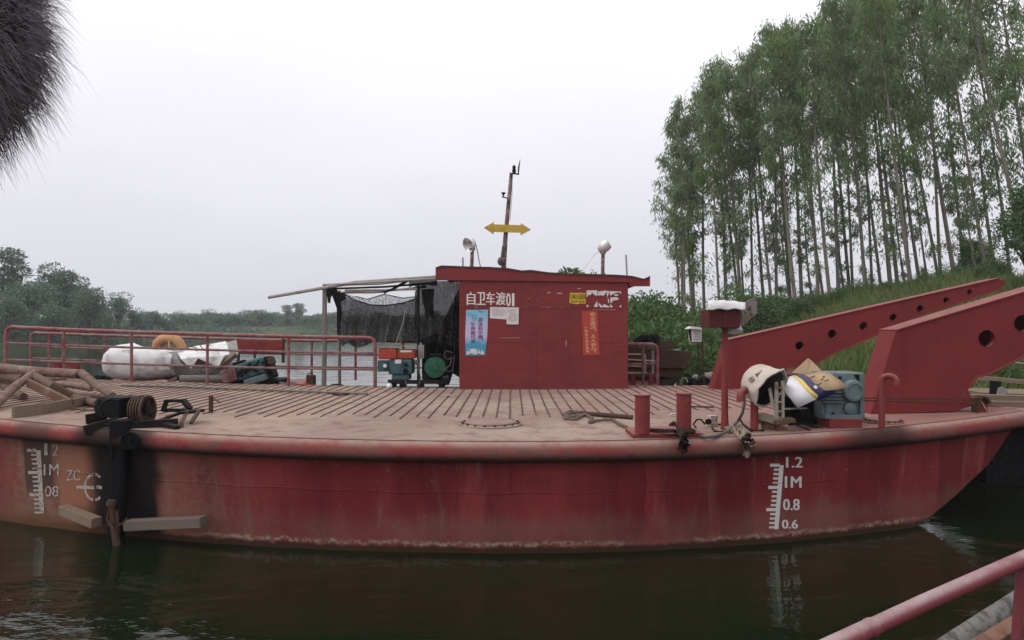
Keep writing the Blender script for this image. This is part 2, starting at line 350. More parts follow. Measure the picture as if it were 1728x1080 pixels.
def make_deck_mat(name, cols, red):
    t = NT(name); P = t.pos(); sp = t.n('ShaderNodeSeparateXYZ'); t.l(P, sp.inputs[0]); X, Y, Z = sp.outputs
    big = t.noise(.8, 6, .65, P); mid = t.noise(5, 6, .7, P); fine = t.noise(38, 5, .7, P)
    c = t.mix(t.mr(big, .35, .65), cols[0], cols[1])
    c = t.mix(t.mr(mid, .48, .68, 0, .85), c, cols[2]); c = t.mix(t.mr(t.noise(2.3, 7, .75, P, 1.5), .57, .66, 0, .5), c, (.19, .075, .068))
    c = t.mix(t.mr(fine, .58, .72, 0, .6), c, (.13, .08, .065))
    c = t.mix(t.mr(t.noise((2.2, 9, 2), 6, .75, P, 1.2), .58, .7, 0, .55), c, (.13, .085, .07)); c = t.mix(t.mr(t.noise(90, 3, .7, P), .66, .74, 0, .7), c, (.07, .05, .045))
    yel = t.math('MULTIPLY', t.mr(big, .45, .7), t.mr(X, -3, -1.5, .7, 0)); c = t.mix(yel, c, (.36, .25, .15))
    k = t.math('MULTIPLY', t.mr(t.math('ADD', X, t.math('MULTIPLY', big, 2)), 2.0, 4.6, 0, .75), red); c = t.mix(k, c, (.24, .10, .095))
    return t.bsdf(c, .85, 0, .08, mid, .4, .008)
def make_fender_mat():
    t = NT('fender_paint'); P = t.pos(); sp = t.n('ShaderNodeSeparateXYZ'); t.l(P, sp.inputs[0]); X, Y, Z = sp.outputs
    g = t.n('ShaderNodeNewGeometry'); sn = t.n('ShaderNodeSeparateXYZ'); t.l(g.outputs['Normal'], sn.inputs[0])
    big = t.noise((1.6, 1.6, 3), 5, .65, P); mid = t.noise(9, 6, .7, P); fine = t.noise(40, 4, .7, P)
    c = t.mix(t.mr(big, .42, .66), (.21, .042, .04), (.18, .09, .073))
    c = t.mix(t.mr(mid, .5, .68, 0, .8), c, (.12, .075, .06))
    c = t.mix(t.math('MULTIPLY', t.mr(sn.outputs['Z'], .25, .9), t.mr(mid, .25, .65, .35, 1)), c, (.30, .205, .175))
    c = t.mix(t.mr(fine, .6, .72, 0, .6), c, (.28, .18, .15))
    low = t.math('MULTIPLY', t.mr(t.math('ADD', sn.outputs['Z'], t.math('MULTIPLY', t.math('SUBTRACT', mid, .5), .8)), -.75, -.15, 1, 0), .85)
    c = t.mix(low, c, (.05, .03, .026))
    ends = t.math('MULTIPLY', t.mr(X, 2.6, 3.0), t.mr(X, 3.35, 3.6, 1, 0)); c = t.mix(t.math('MULTIPLY', ends, .8), c, (.035, .014, .015))
    st = t.math('MULTIPLY', t.mr(X, -3.85, -3.65), t.mr(X, -3.1, -2.85, 1, 0)); c = t.mix(t.math('MULTIPLY', st, .92), c, (.02, .015, .014))
    sb = t.math('MULTIPLY', t.mr(X, -4.5, -4.35), t.mr(X, -4.1, -3.95, 1, 0)); c = t.mix(t.math('MULTIPLY', sb, .6), c, (.05, .03, .025))
    return t.bsdf(c, .75, 0, .1, mid, .5, .008)
m_hull = make_hull_mat(); m_fender = make_fender_mat()
m_deck = make_deck_mat('deck_dusty', ((.235, .165, .138), (.305, .228, .19), (.17, .105, .09)), .9)
m_rib = make_deck_mat('deck_strips', ((.215, .145, .132), (.265, .19, .17), (.19, .10, .092)), .5)
m_gap = mat('deck_bars', (.095, .055, .046), .9, 0, .1, [((.19, .11, .095), (3, 1.2, 3), .5, .68, .8)], world=True)

def make_water():
    t = NT('river_water'); P = t.pos()
    a = t.noise((.75, 1.2, 1), 3, .45, P, .8); b = t.noise((5, 9, 1), 3, .55, P)
    def near(cx, cy, r0, r1):
        v = t.n('ShaderNodeVectorMath', operation='DISTANCE'); t.l(P, v.inputs[0]); v.inputs[1].default_value = (cx, cy, 0); return t.mr(v.outputs['Value'], r0, r1, 1, 0)
    amp = t.math('ADD', t.math('ADD', t.math('MULTIPLY', near(-3.0, 4.0, .5, 1.7), 3.2), t.math('MULTIPLY', near(3.6, 3.4, .2, .8), 1.6)), .62)
    h = t.math('MULTIPLY', t.math('ADD', a, t.math('MULTIPLY', b, .10)), amp)
    c = t.mix(t.mr(t.noise((.5, .8, 1), 3, .5, P), .35, .65), (.005, .011, .0045), (.008, .0095, .004))
    m = t.bsdf(c, .04, 0, .5, h, .17, .28)
    p = [n for n in t.t.nodes if n.type == 'BSDF_PRINCIPLED'][0]; p.inputs['IOR'].default_value = 1.33
    return m
m_water = make_water()
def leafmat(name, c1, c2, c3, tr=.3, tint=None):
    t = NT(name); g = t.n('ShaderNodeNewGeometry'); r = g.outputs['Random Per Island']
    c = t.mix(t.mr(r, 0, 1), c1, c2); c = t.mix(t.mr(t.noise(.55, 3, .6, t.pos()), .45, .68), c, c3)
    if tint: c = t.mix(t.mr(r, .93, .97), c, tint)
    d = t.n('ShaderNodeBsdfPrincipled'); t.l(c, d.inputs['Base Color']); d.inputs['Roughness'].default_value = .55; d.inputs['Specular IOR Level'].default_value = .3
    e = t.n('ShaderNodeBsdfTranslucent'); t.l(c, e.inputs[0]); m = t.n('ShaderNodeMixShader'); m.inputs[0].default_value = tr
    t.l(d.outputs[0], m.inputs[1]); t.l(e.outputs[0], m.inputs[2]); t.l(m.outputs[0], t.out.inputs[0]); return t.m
m_euc = leafmat('eucalypt_leaf', (.105, .165, .062), (.215, .28, .145), (.14, .22, .058), .5, (.17, .11, .055))
m_broad = leafmat('broad_leaf', (.05, .10, .032), (.11, .165, .06), (.065, .125, .036))
m_far = leafmat('far_leaf_hazed', (.075, .135, .09), (.13, .185, .125), (.085, .145, .10))  # paler, duller leaf colour carries part of the distance haze
m_bush = leafmat('bush_leaf', (.042, .088, .022), (.10, .15, .05), (.055, .11, .028))
m_grassm = leafmat('grass_blade', (.075, .135, .025), (.155, .19, .06), (.115, .13, .045), .45, (.20, .15, .09))
m_trunk = mat('eucalypt_bark', (.155, .135, .115), .85, 0, .15, [((.10, .085, .075), (9, 9, 1.2), .45, .65), ((.28, .25, .22), (5, 5, .7), .55, .75)], bump=(18, 18, 3), bs=.6, bd=.02)
m_dtrunk = mat('dark_bark', (.08, .065, .055), .9, bump=(12, 12, 3), bs=.6, bd=.02)
m_soil = mat('bank_soil', (.10, .085, .045), .95, 0, .1, [((.055, .08, .025), .9, .4, .6), ((.17, .12, .075), 1.6, .55, .72), ((.09, .07, .04), 9, .5, .7, .6)], bump=3, bs=.6, bd=.08, world=True)
m_fsoil = mat('far_soil', (.06, .075, .045), .95, 0, .1, [((.045, .075, .04), .12, .42, .6), ((.12, .095, .06), .3, .58, .72)], bump=2, bs=.5, bd=.1, world=True)
m_hill = mat('hill_green', (.05, .07, .045), .95, 0, .1, [((.035, .055, .03), .02, .45, .6)], bump=.1, bs=.5, bd=2, world=True)

# ================================================================== SETTING: river, banks, hills
mb = MB(); mb.add([(-890, -29, 0), (890, -29, 0), (890, 1470, 0), (-890, 1470, 0)], [(0, 1, 2, 3)])
tag(mb.build('water', m_water, off=(0, 0, 0)), kind='structure')
def sstep(a, b, x):
    t = min(max((x - a) / (b - a), 0), 1); return t * t * (3 - 2 * t)
def wob(x, y): return .5 * math.sin(x * .7 + y * .31) + .3 * math.sin(x * 1.7 - y * 1.1 + 1) + .2 * math.sin(x * 3.1 + y * 2.7)
def bankz(x, y):
    d1 = .894 * (x - 2.0) + .447 * (y - 16.0); d2 = x - (.105 * y + .6)
    d = min(d1, d2, max(y - 10.7, x - 11.5)) + .35 * wob(x, y)
    if d < 0: return max(-.6, d * .5)
    return 3.25 * sstep(-1.5, 12.5, d) - .07 + .16 * wob(x * .8, y * .8) * sstep(0, 3, d) + .02 * max(d - 12, 0) * (1 if x < 14 else .6)
rows = []
ys = [3 + .55 * i for i in range(86)] + [51 + 4 * i for i in range(16)]
for y in ys:
    rows.append([(x, y, bankz(x, y)) for x in [1.5 + .5 * i for i in range(70)] + [37 + 3 * i for i in range(15)]])
mb = MB(); mb.sheet(rows); bank = tag(mb.build('bank', m_soil, smooth=True, off=(0, 0, 0)), kind='structure')

shore = [(-60, 28), (-37, 45), (-34, 52), (-39, 74), (-40, 96), (-30, 113), (-16, 121), (-4, 126), (18, 140), (60, 150), (120, 150)]
rows = []
for dd, z in ((0, -.4), (1.5, .5), (5, 1.3), (14, 2.0), (60, 3.2), (300, 4)):
    r = []
    for i, (x, y) in enumerate(shore):
        v = Vector((x, y)).normalized(); k = 1 + .25 * math.sin(i * 2.1 + dd)
        r.append((x + v.x * dd * k, y + v.y * dd * k, z))
    rows.append(r)
mb = MB(); mb.sheet(rows); tag(mb.build('far_bank', m_fsoil, smooth=True, off=(0, 0, 0)), kind='structure')
rows = []
for j in range(7):
    r = []
    for i in range(60):
        x = -520 + i * 16; prof = 1 - abs(j - 3) / 3
        h = (14 + 9 * math.sin(i * .33 + .6) + 4 * math.sin(i * .9) + 2 * math.sin(i * 2.3)) * (1.15 if x < -150 else .8)
        r.append((x * 1.7, 1080 + j * 60, -1 + 1.25 * max(h, 4) * prof ** .8))
    rows.append(r)
mb = MB(); mb.sheet(rows); tag(mb.build('hills', m_hill, smooth=True, off=(0, 0, 0)), kind='structure')

# ------------------------------------------------------------------ foliage
def unit(n):
    v = RNG.normal(size=(n, 3)); return v / np.linalg.norm(v, axis=1, keepdims=True)
def leaves(P, D, L, Wd):                              # rhombic leaves at P along D
    n = len(P); D = D / np.linalg.norm(D, axis=1, keepdims=True)
    sidev = np.cross(D, unit(n)); sidev /= np.linalg.norm(sidev, axis=1, keepdims=True) + 1e-9
    L = np.asarray(L).reshape(-1, 1) * np.ones((n, 1)); Wd = np.asarray(Wd).reshape(-1, 1) * np.ones((n, 1))
    V = np.stack([P, P + D * L * .45 + sidev * Wd * .5, P + D * L, P + D * L * .45 - sidev * Wd * .5], 1).reshape(-1, 3)
    return V, np.arange(4 * n).reshape(n, 4)
def tree(name, trunk_m, V, F, leaf_m, mb, label, cat, group, loc=(0, 0, 0)):
    root = thing(name, (0, 0, 0), label, cat, group)
    mb.build('trunk', trunk_m, root, smooth=True)
    me = np_mesh('crown', V, F, leaf_m); c = bpy.data.objects.new('crown', me); COL.objects.link(c); c.parent = root
    root.location = loc; return root
def copy_tree(r, label=None):
    c = r.copy(); COL.objects.link(c)
    if label: c['label'] = label
    for ch in list(r.children):
        d = ch.copy(); COL.objects.link(d); d.parent = c
    return c
def euc(seed, H, start, spread, dens):                # slim eucalypt, feathery hanging leaves
    rnd = random.Random(seed); mb = MB(); px, py = rnd.uniform(-1, 1), rnd.uniform(-1, 1)
    def ax(t): return Vector((.25 * px * math.sin(t * 3 + seed), .25 * py * math.sin(t * 2.4), H * t))
    mb.tube([ax(i / 14) for i in range(15)], [.066 * (1 - i / 14) ** .8 + .012 for i in range(15)], 7)
    P = []; D = []
    nb = int(50 * dens)
    for i in range(nb):
        f_ = (i + rnd.random()) / nb; t = start + (1 - start) * f_ ** .8; a = rnd.uniform(0, 2 * math.pi)
        if rnd.random() < .16 + .25 * (f_ < .3): continue
        env = spread * (1 - ((t - start) / (1 - start)) ** 1.8) ** .6 * (.5 + .5 * min(1, (t - start) / .18)) + .12
        ln = env * rnd.uniform(.5, 1.15); b0 = ax(t)
        tip = b0 + Vector((math.cos(a) * ln, math.sin(a) * ln, ln * rnd.uniform(.35, 1.1)))
        midp = (b0 + tip) / 2 + Vector((0, 0, .12 * ln))
        mb.tube([b0, midp, tip], [.022, .012, .005], 4, False)
        k = int(rnd.uniform(70, 124) * (.6 + .5 * env / spread))
        ss = (RNG.choice(np.array([.45, .75, 1.0]) + RNG.normal(size=3) * .07, k, p=[.25, .35, .4]) + RNG.normal(size=k) * .05)[:, None]
        base = np.array(b0)[None] * (1 - ss) + np.array(tip)[None] * ss + RNG.normal(size=(k, 3)) * np.array([.115, .115, .15])[None] * (.5 + .7 * spread)
        P.append(base); D.append(unit(k) * .6 + np.array([math.cos(a) * .25, math.sin(a) * .25, -.85])[None])
    if seed % 2:                                      # thin low suckers
        for i in range(5):
            t = rnd.uniform(.12, start); a = rnd.uniform(0, 6.28); b0 = ax(t); k = 26
            tip = b0 + Vector((math.cos(a) * .55, math.sin(a) * .55, .25)); mb.tube([b0, tip], [.01, .004], 4, False)
            P.append(np.array(tip)[None] + RNG.normal(size=(k, 3)) * .2); D.append(unit(k) * .7 + np.array([0, 0, -.7])[None])
    P = np.concatenate(P); D = np.concatenate(D); n = len(P)
    V, F = leaves(P, D, RNG.uniform(.16, .30, n), RNG.uniform(.035, .062, n))
    return mb, V, F
EUC = []
for s_, H, st, sp, de in ((1, 12, .38, 1.05, 1.0), (2, 12.5, .46, .9, .95), (3, 11.5, .30, 1.1, 1.1), (4, 13, .50, 1.0, .9), (5, 12, .40, .8, .8), (7, 9, .10, .6, .6)):
    EUC.append((H, euc(s_, H, st, sp, de)))
euc_spots = [(1152, 205, 35, 2), (1160, 176, 33), (1178, 200, 36), (1196, 150, 34), (1213, 135, 30), (1224, 112, 33), (1243, 104, 36), (1257, 118, 31), (1272, 108, 34), (1288, 90, 37), (1301, 72, 31),
             (1316, 48, 33), (1331, 58, 36), (1346, 64, 28), (1360, 40, 33), (1377, 34, 30), (1392, 60, 35), (1404, 40, 27), (1418, 50, 31), (1437, 2, 35), (1460, -14, 28), (1480, -6, 33),
             (1500, -40, 30), (1518, -20, 36), (1543, -60, 26), (1566, -50, 31), (1588, -70, 35), (1612, -80, 29), (1640, -60, 33), (1668, -90, 27), (1700, -50, 31), (1735, -120, 24), (1762, -90, 29),
             (1150, 300, 31, 5), (1172, 250, 34, 5), (1228, 330, 33, 5), (1265, 300, 36, 5), (1308, 330, 34, 5), (1336, 290, 37, 5), (1370, 340, 33, 5), (1432, 320, 35, 5), (1468, 250, 33, 5), (1528, 300, 31, 5), (1576, 260, 34, 5), (1628, 230, 32, 5), (1655, 290, 27, 5), (1690, 180, 32, 5), (1447, 40, 37, 1), (1490, 10, 38, 4), (1533, -10, 38, 3), (1600, -20, 38, 1)]
looks = {}
def place_words(px):
    return 'far from the ramps, nearest the wheelhouse' if px < 1200 else 'behind the red lamp box' if px < 1290 else 'behind the far ramp arm' if px < 1500 else 'above the near ramp arm' if px < 1640 else 'at the edge of the wood'
first = {}
for i, (px, ty, Y, *kk) in enumerate(euc_spots):
    k = kk[0] if kk else i % 5; px += random.uniform(-5, 5); H, (tm, V, F) = EUC[k]
    x = (px - CX) / FPX * Y; z = bankz(x, Y) - .1
    topz = CAMZ - (ty - HY) / FPX * Y; sc = (topz - z) / H
    if k not in first:
        root = tree('eucalyptus_tree', m_trunk, V, F, m_euc, tm, '', 'tree', 'eucalyptus trees on the grassy bank'); first[k] = root
    else: root = copy_tree(first[k])
    root['label'] = ('leafy young eucalyptus ' if k == 5 else 'tall slim eucalyptus ') + place_words(px)
    root['group'] = root['label']
    root.location = (x, Y, z); w = random.uniform(.8, 1.2) * sc ** .5; root.scale = (w * 1.05, w * 1.05, sc)
    ln = -(px - CX) / 864 * 7.5 + random.uniform(-1.2, 1.2)
    root.rotation_euler = (0, rad(ln), random.uniform(0, 6.28) * 0)
    root.rotation_euler = (Matrix.Rotation(rad(ln), 3, 'Y') @ Matrix.Rotation(random.uniform(0, 6.28), 3, 'Z')).to_euler()

def blob_tree(seed, H, wd, trunk, n, lsize, lumps):
    rnd = random.Random(seed); mb = MB(); mb.tube([(0, 0, -.3), (.1, .05, H * .3), (0, .1, H * .75)], [wd * .06, wd * .045, wd * .015], 7)
    cs = []
    for i in range(lumps):
        t = rnd.random(); a = rnd.uniform(0, 6.28); r = wd * .5 * rnd.uniform(.2, .85) * (1 - .55 * t)
        c = Vector((math.cos(a) * r, math.sin(a) * r, H * (trunk + (1 - trunk) * (.12 + .76 * t)))); cs.append((c, wd * rnd.uniform(.13, .26)))
        mb.tube([(0, .05, H * trunk * rnd.uniform(.5, 1)), (c * .6) + Vector((0, 0, H * .1)), c], [wd * .018, wd * .012, .01], 5, False)
    per = n // lumps; P = []; D = []
    for c, r in cs:
        u = unit(per); q = u * (RNG.uniform(.25, 1, (per, 1)) ** .5) * r * np.array([1, 1, .8]); P.append(np.array(c)[None] + q); D.append(u + RNG.normal(size=(per, 3)) * .5 + np.array([0, 0, -.1]))
    P = np.concatenate(P); D = np.concatenate(D); m = len(P)
    V, F = leaves(P, D, lsize * RNG.uniform(.7, 1.4, m), lsize * .5 * RNG.uniform(.7, 1.3, m)); return mb, V, F
# trees across the river
FT = [(H, wd, blob_tree(20 + i, H, wd, tr, n, ls, lu)) for i, (H, wd, tr, n, ls, lu) in enumerate(((8, 4.4, .3, 4200, .26, 26), (6, 6.5, .12, 5000, .28, 30), (9, 3.2, .25, 3600, .25, 22), (5, 5.5, .05, 4200, .28, 24)))]
ffirst = {}
far_spots = [(-40, 430, 54, 0, 1), (18, 414, 56, 2, 1.3), (52, 476, 52, 1, 1), (88, 440, 60, 0, 1.15), (112, 452, 58, 2, 1.4), (135, 462, 62, 0, .9), (150, 486, 56, 1, .8), (200, 490, 72, 0, 1.25), (165, 512, 62, 3, 1), (232, 524, 74, 3, 1.1), (20, 505, 47, 3, 1), (90, 516, 50, 3, 1.2), (255, 538, 84, 1, .9), (300, 541, 96, 3, 1.6),
             (350, 533, 108, 0, 1.5), (390, 543, 112, 3, 1.6), (428, 536, 118, 1, 1.7), (458, 540, 122, 1, 1.4), (485, 526, 126, 2, 1.7), (504, 523, 126, 2, 1.7), (530, 546, 122, 3, 1.9), (562, 540, 126, 1, 1), (600, 545, 128, 3, 1.3), (640, 540, 130, 1, 1), (685, 543, 130, 3, 1.2), (730, 538, 132, 1, 1.1), (770, 545, 132, 3, 1.2), (820, 548, 136, 1, 1.1), (265, 541, 86, 1, 2.0), (320, 546, 100, 3, 2.2), (336, 542, 104, 1, 1.8), (372, 541, 110, 1, 2), (408, 544, 114, 3, 2.2), (443, 541, 120, 3, 2.2), (474, 545, 124, 3, 2), (516, 547, 124, 3, 2.2), (546, 543, 126, 1, 2), (580, 546, 128, 3, 2.2), (622, 546, 130, 3, 2.2), (662, 545, 130, 1, 2.2), (706, 546, 131, 3, 2.2), (752, 545, 132, 1, 2.2)]
fl = ['bushy hazy tree on the far bank', 'broad low hazy tree on the far bank', 'tall narrow hazy tree on the far bank', 'spreading hazy thicket on the far bank']
for px, ty, Y, k, wf in far_spots:
    H, wd, (tm, V, F) = FT[k]
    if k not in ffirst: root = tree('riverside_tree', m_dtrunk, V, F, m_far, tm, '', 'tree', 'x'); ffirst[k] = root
    else: root = copy_tree(ffirst[k])
    where = 'beyond the railing corner' if px < 160 else 'beyond the white sheet roll' if px < 300 else 'seen over the middle of the railing' if px < 545 else 'behind the black shade net'
    root['label'] = fl[k] + ', ' + where; root['group'] = root['label']
    z0 = .9; sc = (CAMZ - (ty - (13 if Y > 80 else 0) - HY) / FPX * Y - z0) / H
    root.location = ((px - CX) / FPX * Y, Y, z0); root.scale = (sc * wf, sc * wf, sc); root.rotation_euler = (0, 0, random.uniform(0, 6.28))
# the far treeline reads as one mass
P = []; D = []
for i in range(250):
    t = random.random(); k = t * 9; a = int(k); f = k - a; (x0, y0), (x1, y1) = shore[a + 1], shore[min(a + 2, 10)]
    c = Vector((x0 + (x1 - x0) * f, y0 + (y1 - y0) * f, 0)); v = c.normalized(); c += v * random.uniform(2, 14); r = random.uniform(.7, 1.6)
    u = unit(240); P.append(np.array([c.x, c.y, random.uniform(.5, 1.2)])[None] + u * np.array([r * 1.3, r * 1.3, r]) * (RNG.uniform(.2, 1, (240, 1)) ** .5)); D.append(u)
P = np.concatenate(P); D = np.concatenate(D); V, F = leaves(P, D, RNG.uniform(.2, .42, len(P)), RNG.uniform(.12, .26, len(P)))
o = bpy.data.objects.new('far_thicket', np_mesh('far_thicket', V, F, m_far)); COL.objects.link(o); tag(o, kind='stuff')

# shrubs on the near bank
BT = [(H, blob_tree(40 + i, H, wd, .0, n, ls, lu)) for i, (H, wd, n, ls, lu) in enumerate(((2, 3.0, 9000, .10, 34), (1.6, 2.4, 7000, .12, 26), (1.4, 3.2, 9000, .08, 38)))]
bfirst = {}
bush_spots = [(1072, 522, 17, 0), (1100, 560, 14.5, 1), (1128, 548, 19, 2), (1150, 562, 17, 0), (1180, 566, 18, 1), (1205, 552, 21, 2), (1145, 585, 14, 2), (1185, 590, 14.5, 0), (1215, 600, 15, 1), (1262, 500, 24, 2), (1305, 505, 25, 1),
              (1370, 500, 25, 0), (1440, 482, 26, 2), (1495, 478, 25, 1), (1560, 462, 25, 0), (1618, 452, 26, 2), (1680, 440, 24, 0), (1715, 470, 20, 1), (1700, 612, 13.5, 2), (1120, 518, 24, 2), (1660, 480, 22, 1), (1240, 512, 24, 2), (1283, 512, 25, 2), (1330, 506, 26, 2), (1352, 510, 24, 1), (1398, 500, 26, 2), (1418, 498, 25, 0), (1468, 486, 26, 2), (1520, 476, 26, 2), (1545, 478, 24, 1), (1590, 466, 26, 2), (1640, 458, 25, 0), (1600, 476, 23, 2), (1090, 512, 23, 0)]
for px, ty, Y, k in bush_spots:
    H, (tm, V, F) = BT[k]
    if k not in bfirst: root = tree('shrub', m_dtrunk, V, F, m_bush, tm, '', 'shrub', 'x'); bfirst[k] = root
    else: root = copy_tree(bfirst[k])
    x = (px - CX) / FPX * Y; z = bankz(x, Y) - .12; sc = max((CAMZ - (ty - HY) / FPX * Y - z) / H, .35)
    where = 'on the slope beside the wheelhouse' if px < 1140 else 'on the slope behind the white meter box' if px < 1240 else 'at the feet of the eucalyptus trees' if px < 1640 and ty < 520 else 'near the landing by the ramps'
    root['label'] = ('dense green shrub ', 'broad leaved green shrub ', 'low spreading fine leaved shrub ')[k] + where; root['group'] = root['label']
    root.location = (x, Y, z); root.scale = (sc * random.uniform(.9, 1.2),) * 2 + (sc,); root.rotation_euler = (0, 0, random.uniform(0, 6.28))
# broad-leaved trees
for i, (px, ty, Y, sx, lab) in enumerate(((985, 441, 27, 1.2, 'small tree whose crown shows above the wheelhouse roof'), (1738, 300, 22, 1.0, 'dark broad leaved tree at the end of the wood by the ramp tip'), (1648, 400, 30, 1.3, 'darker dense broad leaved tree under the eucalyptus crowns'))):
    H = 7; tm, V, F = blob_tree(60 + i, H, 4.2, .22, 9000, .2, 40); x = (px - CX) / FPX * Y; z = bankz(x, Y) - .1
    sc = (CAMZ - (ty - HY) / FPX * Y - z) / H
    r = tree('broadleaf_tree', m_dtrunk, V, F, m_broad, tm, lab, 'tree', None, (x, Y, z)); r.scale = (sc * sx, sc * sx, sc)
# grass
N = 190000
gx = RNG.uniform(1.8, 30, N); gy = RNG.uniform(8, 42, N)
keep = (gx / gy < .85) & (gx / gy > .12); gx = gx[keep]; gy = gy[keep]
gz = np.array([bankz(a, b) for a, b in zip(gx, gy)]); k = gz > .12; gx, gy, gz = gx[k], gy[k], gz[k]
pn = np.sin(gx * 1.3 + gy * .7) + np.sin(gx * .5 - gy * 1.9) + RNG.normal(size=len(gx)) * .6
k = pn > -.9; gx, gy, gz, pn = gx[k], gy[k], gz[k], pn[k]; n = len(gx)
h = RNG.uniform(.14, .46, n) * (1 + .35 * np.clip(pn, -1, 1.5)); w = RNG.uniform(.012, .03, n); a = RNG.uniform(0, 6.28, n); ln = RNG.normal(size=(n, 2)) * .45
B = np.stack([gx, gy, gz - .03], 1); sx = np.stack([np.cos(a) * w, np.sin(a) * w, 0 * a], 1)
T = B + np.stack([ln[:, 0] * h, ln[:, 1] * h, h], 1)
V = np.stack([B - sx, B + sx, T], 1).reshape(-1, 3)
o = bpy.data.objects.new('grass', np_mesh('grass', V, np.arange(3 * n).reshape(n, 3), m_grassm)); COL.objects.link(o); tag(o, kind='stuff')

# ================================================================== THE FERRY
X0, X1, YF = -9.0, 5.05, 10.6
xs = [X0 + (X1 - X0) * i / 280 for i in range(281)]
def bowback(x): return x
def hbot(x):                                          # the bow bottom rakes up
    return interp([(-99, -.35), (3.3, -.35), (3.62, -.05), (3.9, .09), (4.2, .255), (4.6, .485), (4.82, .70), (5.05, .93)], x)
ferry = thing('vehicle_ferry', (0, 8, 0), 'red steel vehicle ferry with ribbed dusty deck, moored broadside in the river', 'ferry')
mb = MB(); rows = []
for x in xs:
    zt = deckz(x) - .004; zb = min(hbot(x), zt - .12); r = []
    for k in range(7):
        z = zt + (zb - zt) * k / 6; r.append((x, hull_y(x, z), z))
    r += [(x, YF, zb), (x, YF, zt)]
    rows.append(r)
mb.sheet(rows); nn = len(rows[0])
b0 = len(mb.v) - nn; mb.f.append(tuple(range(b0, b0 + nn))); mb.f.append(tuple(range(nn - 1, -1, -1)))
mb.build('hull', m_hull, ferry, smooth=True)
mb = MB(); xd = [x for x in xs if x < 4.62]           # deck sheet, running out to the rounded bow corner
rows = [[(x, edge(x) - .03 + (YF - edge(x) + .03) * k / 12, deckz(x) + .002) for k in range(13)] for x in xs if x < 4.6]
for x, f in ((4.75, .28), (4.9, .17), (5.0, .08), (5.05, .02)):
    rows.append([(x, edge(x) - .03 + (YF - edge(x)) * f * k / 12, deckz(x) + .002) for k in range(13)])
mb.sheet(rows); mb.build('deck_plate', m_deck, ferry, smooth=True)
mb = MB(); pts = [(x, edge(x) + .005, deckz(x) - .085) for x in xs] + [(5.12, 7.10, .925), (5.13, 7.25, .93), (5.05, 7.5, .93)]
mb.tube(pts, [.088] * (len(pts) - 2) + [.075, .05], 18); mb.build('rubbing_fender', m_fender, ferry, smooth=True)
mb = MB(); xg0, xg1 = -8.8, 4.3
pass
mb = MB(); x = xg0
while x < xg1:
    y0 = max(edge(x) + .5, 6.95) + random.uniform(-.15, .25) + (.45 if x > 1.5 else 0); n_ = 4; xx = x
    for k in range(n_):
        ya, yb = y0 + (10.5 - y0) * k / n_, y0 + (10.5 - y0) * (k + 1) / n_; w_ = random.uniform(.012, .018)
        mb.box((xx + random.uniform(-.002, .002), (ya + yb) / 2, deckz(x) + .0045), (w_, yb - ya, .009))
    x += .133
mb.build('tread_bars', m_gap, ferry)
mb = MB()
for z0_, lo in ((.52, 0),):                           # plate weld line
    mb.tube([(x, hull_y(x, .50 + .0028 * x * x) - .001, .50 + .0028 * x * x + .006 * math.sin(x * 9)) for x in [X0 + .1 * i for i in range(130)]], .005, 6)
mb.build('weld_seam', m_hull, ferry, smooth=True)
mb = MB(); mb.box((-6.2, 11.6, .55), (5.4, 2.0, .7)); mb.box((.8, 11.6, .55), (3.2, 2.0, .68)); mb.box((-2.15, 12.3, .5), (2.7, .6, .3)); mb.build('side_platform', m_red, ferry, bevel=.02)
# draught scales and load line
def on_h(off): return lambda px, py: on_hull(px, py, off)
def scale_marks(name, x0, y0, x1, y1, nums, mt, lab):
    mb = MB(); n = 18; H4 = on_h(.004)
    mb.add([H4(x0 + (x1 - x0) * i / n + dx, y0 + (y1 - y0) * i / n) for i in range(n + 1) for dx in (-3.6, 3.6)], [(2 * i, 2 * i + 2, 2 * i + 3, 2 * i + 1) for i in range(n)])
    k = 0; y = y0
    while y < y1:
        x = x0 + (x1 - x0) * (y - y0) / (y1 - y0); L = 16 if k % 5 == 0 else 9
        h = 2.6 if k % 5 == 0 else 1.7
        mb.add([H4(x - 3.6 - L, y - h), H4(x - 3.6 - L, y + h), H4(x - 3.3, y + h), H4(x - 3.3, y - h)], [(0, 1, 2, 3)]); y += 7.5; k += 1
    for t, a, b, c, d in nums: letter(mb, t, a, b, c, d, on_h(.005), .7 if mt == m_white else .3)
    o = mb.build(name, mt, ferry); o['label'] = lab
scale_marks('draught_scale', 1319, 785, 1310, 893, (('1.2', 1327, 771, 1354, 789), ('1M', 1325, 804, 1352, 823), ('0.8', 1322, 842, 1349, 861), ('0.6', 1320, 877, 1346, 892)), m_white, 'clear white draught scale with numerals')
scale_marks('draught_scale', 65, 760, 71, 866, (('1', 75, 748, 80, 768), ('2', 89, 750, 98, 769), ('1M', 74, 783, 99, 802), ('08', 76, 820, 99, 838)), m_dim, 'worn draught scale beside the smoke stain')
mb = MB(); letter(mb, 'ZC', 112, 793, 135, 811, on_h(.005), .3); H4 = on_h(.004)
def arc(a0, a1):
    n = 10
    for i in range(n):
        a, b = rad(a0 + (a1 - a0) * i / n), rad(a0 + (a1 - a0) * (i + 1) / n); c = (159, 822); q = []
        for an, r in ((a, 24), (b, 24), (b, 19.5), (a, 19.5)): q.append(H4(c[0] - r * .72 * math.cos(an), c[1] - r * math.sin(an)))
        mb.add(q, [(0, 1, 2, 3)])
arc(-82, 84); arc(96, 130); arc(-130, -96)
for a, b in ((129, 159), (163, 172)): mb.add([H4(a, 819), H4(a, 824.5), H4(b, 825.5), H4(b, 820.5)], [(0, 1, 2, 3)])
mb.build('load_line_mark', m_dim, ferry)

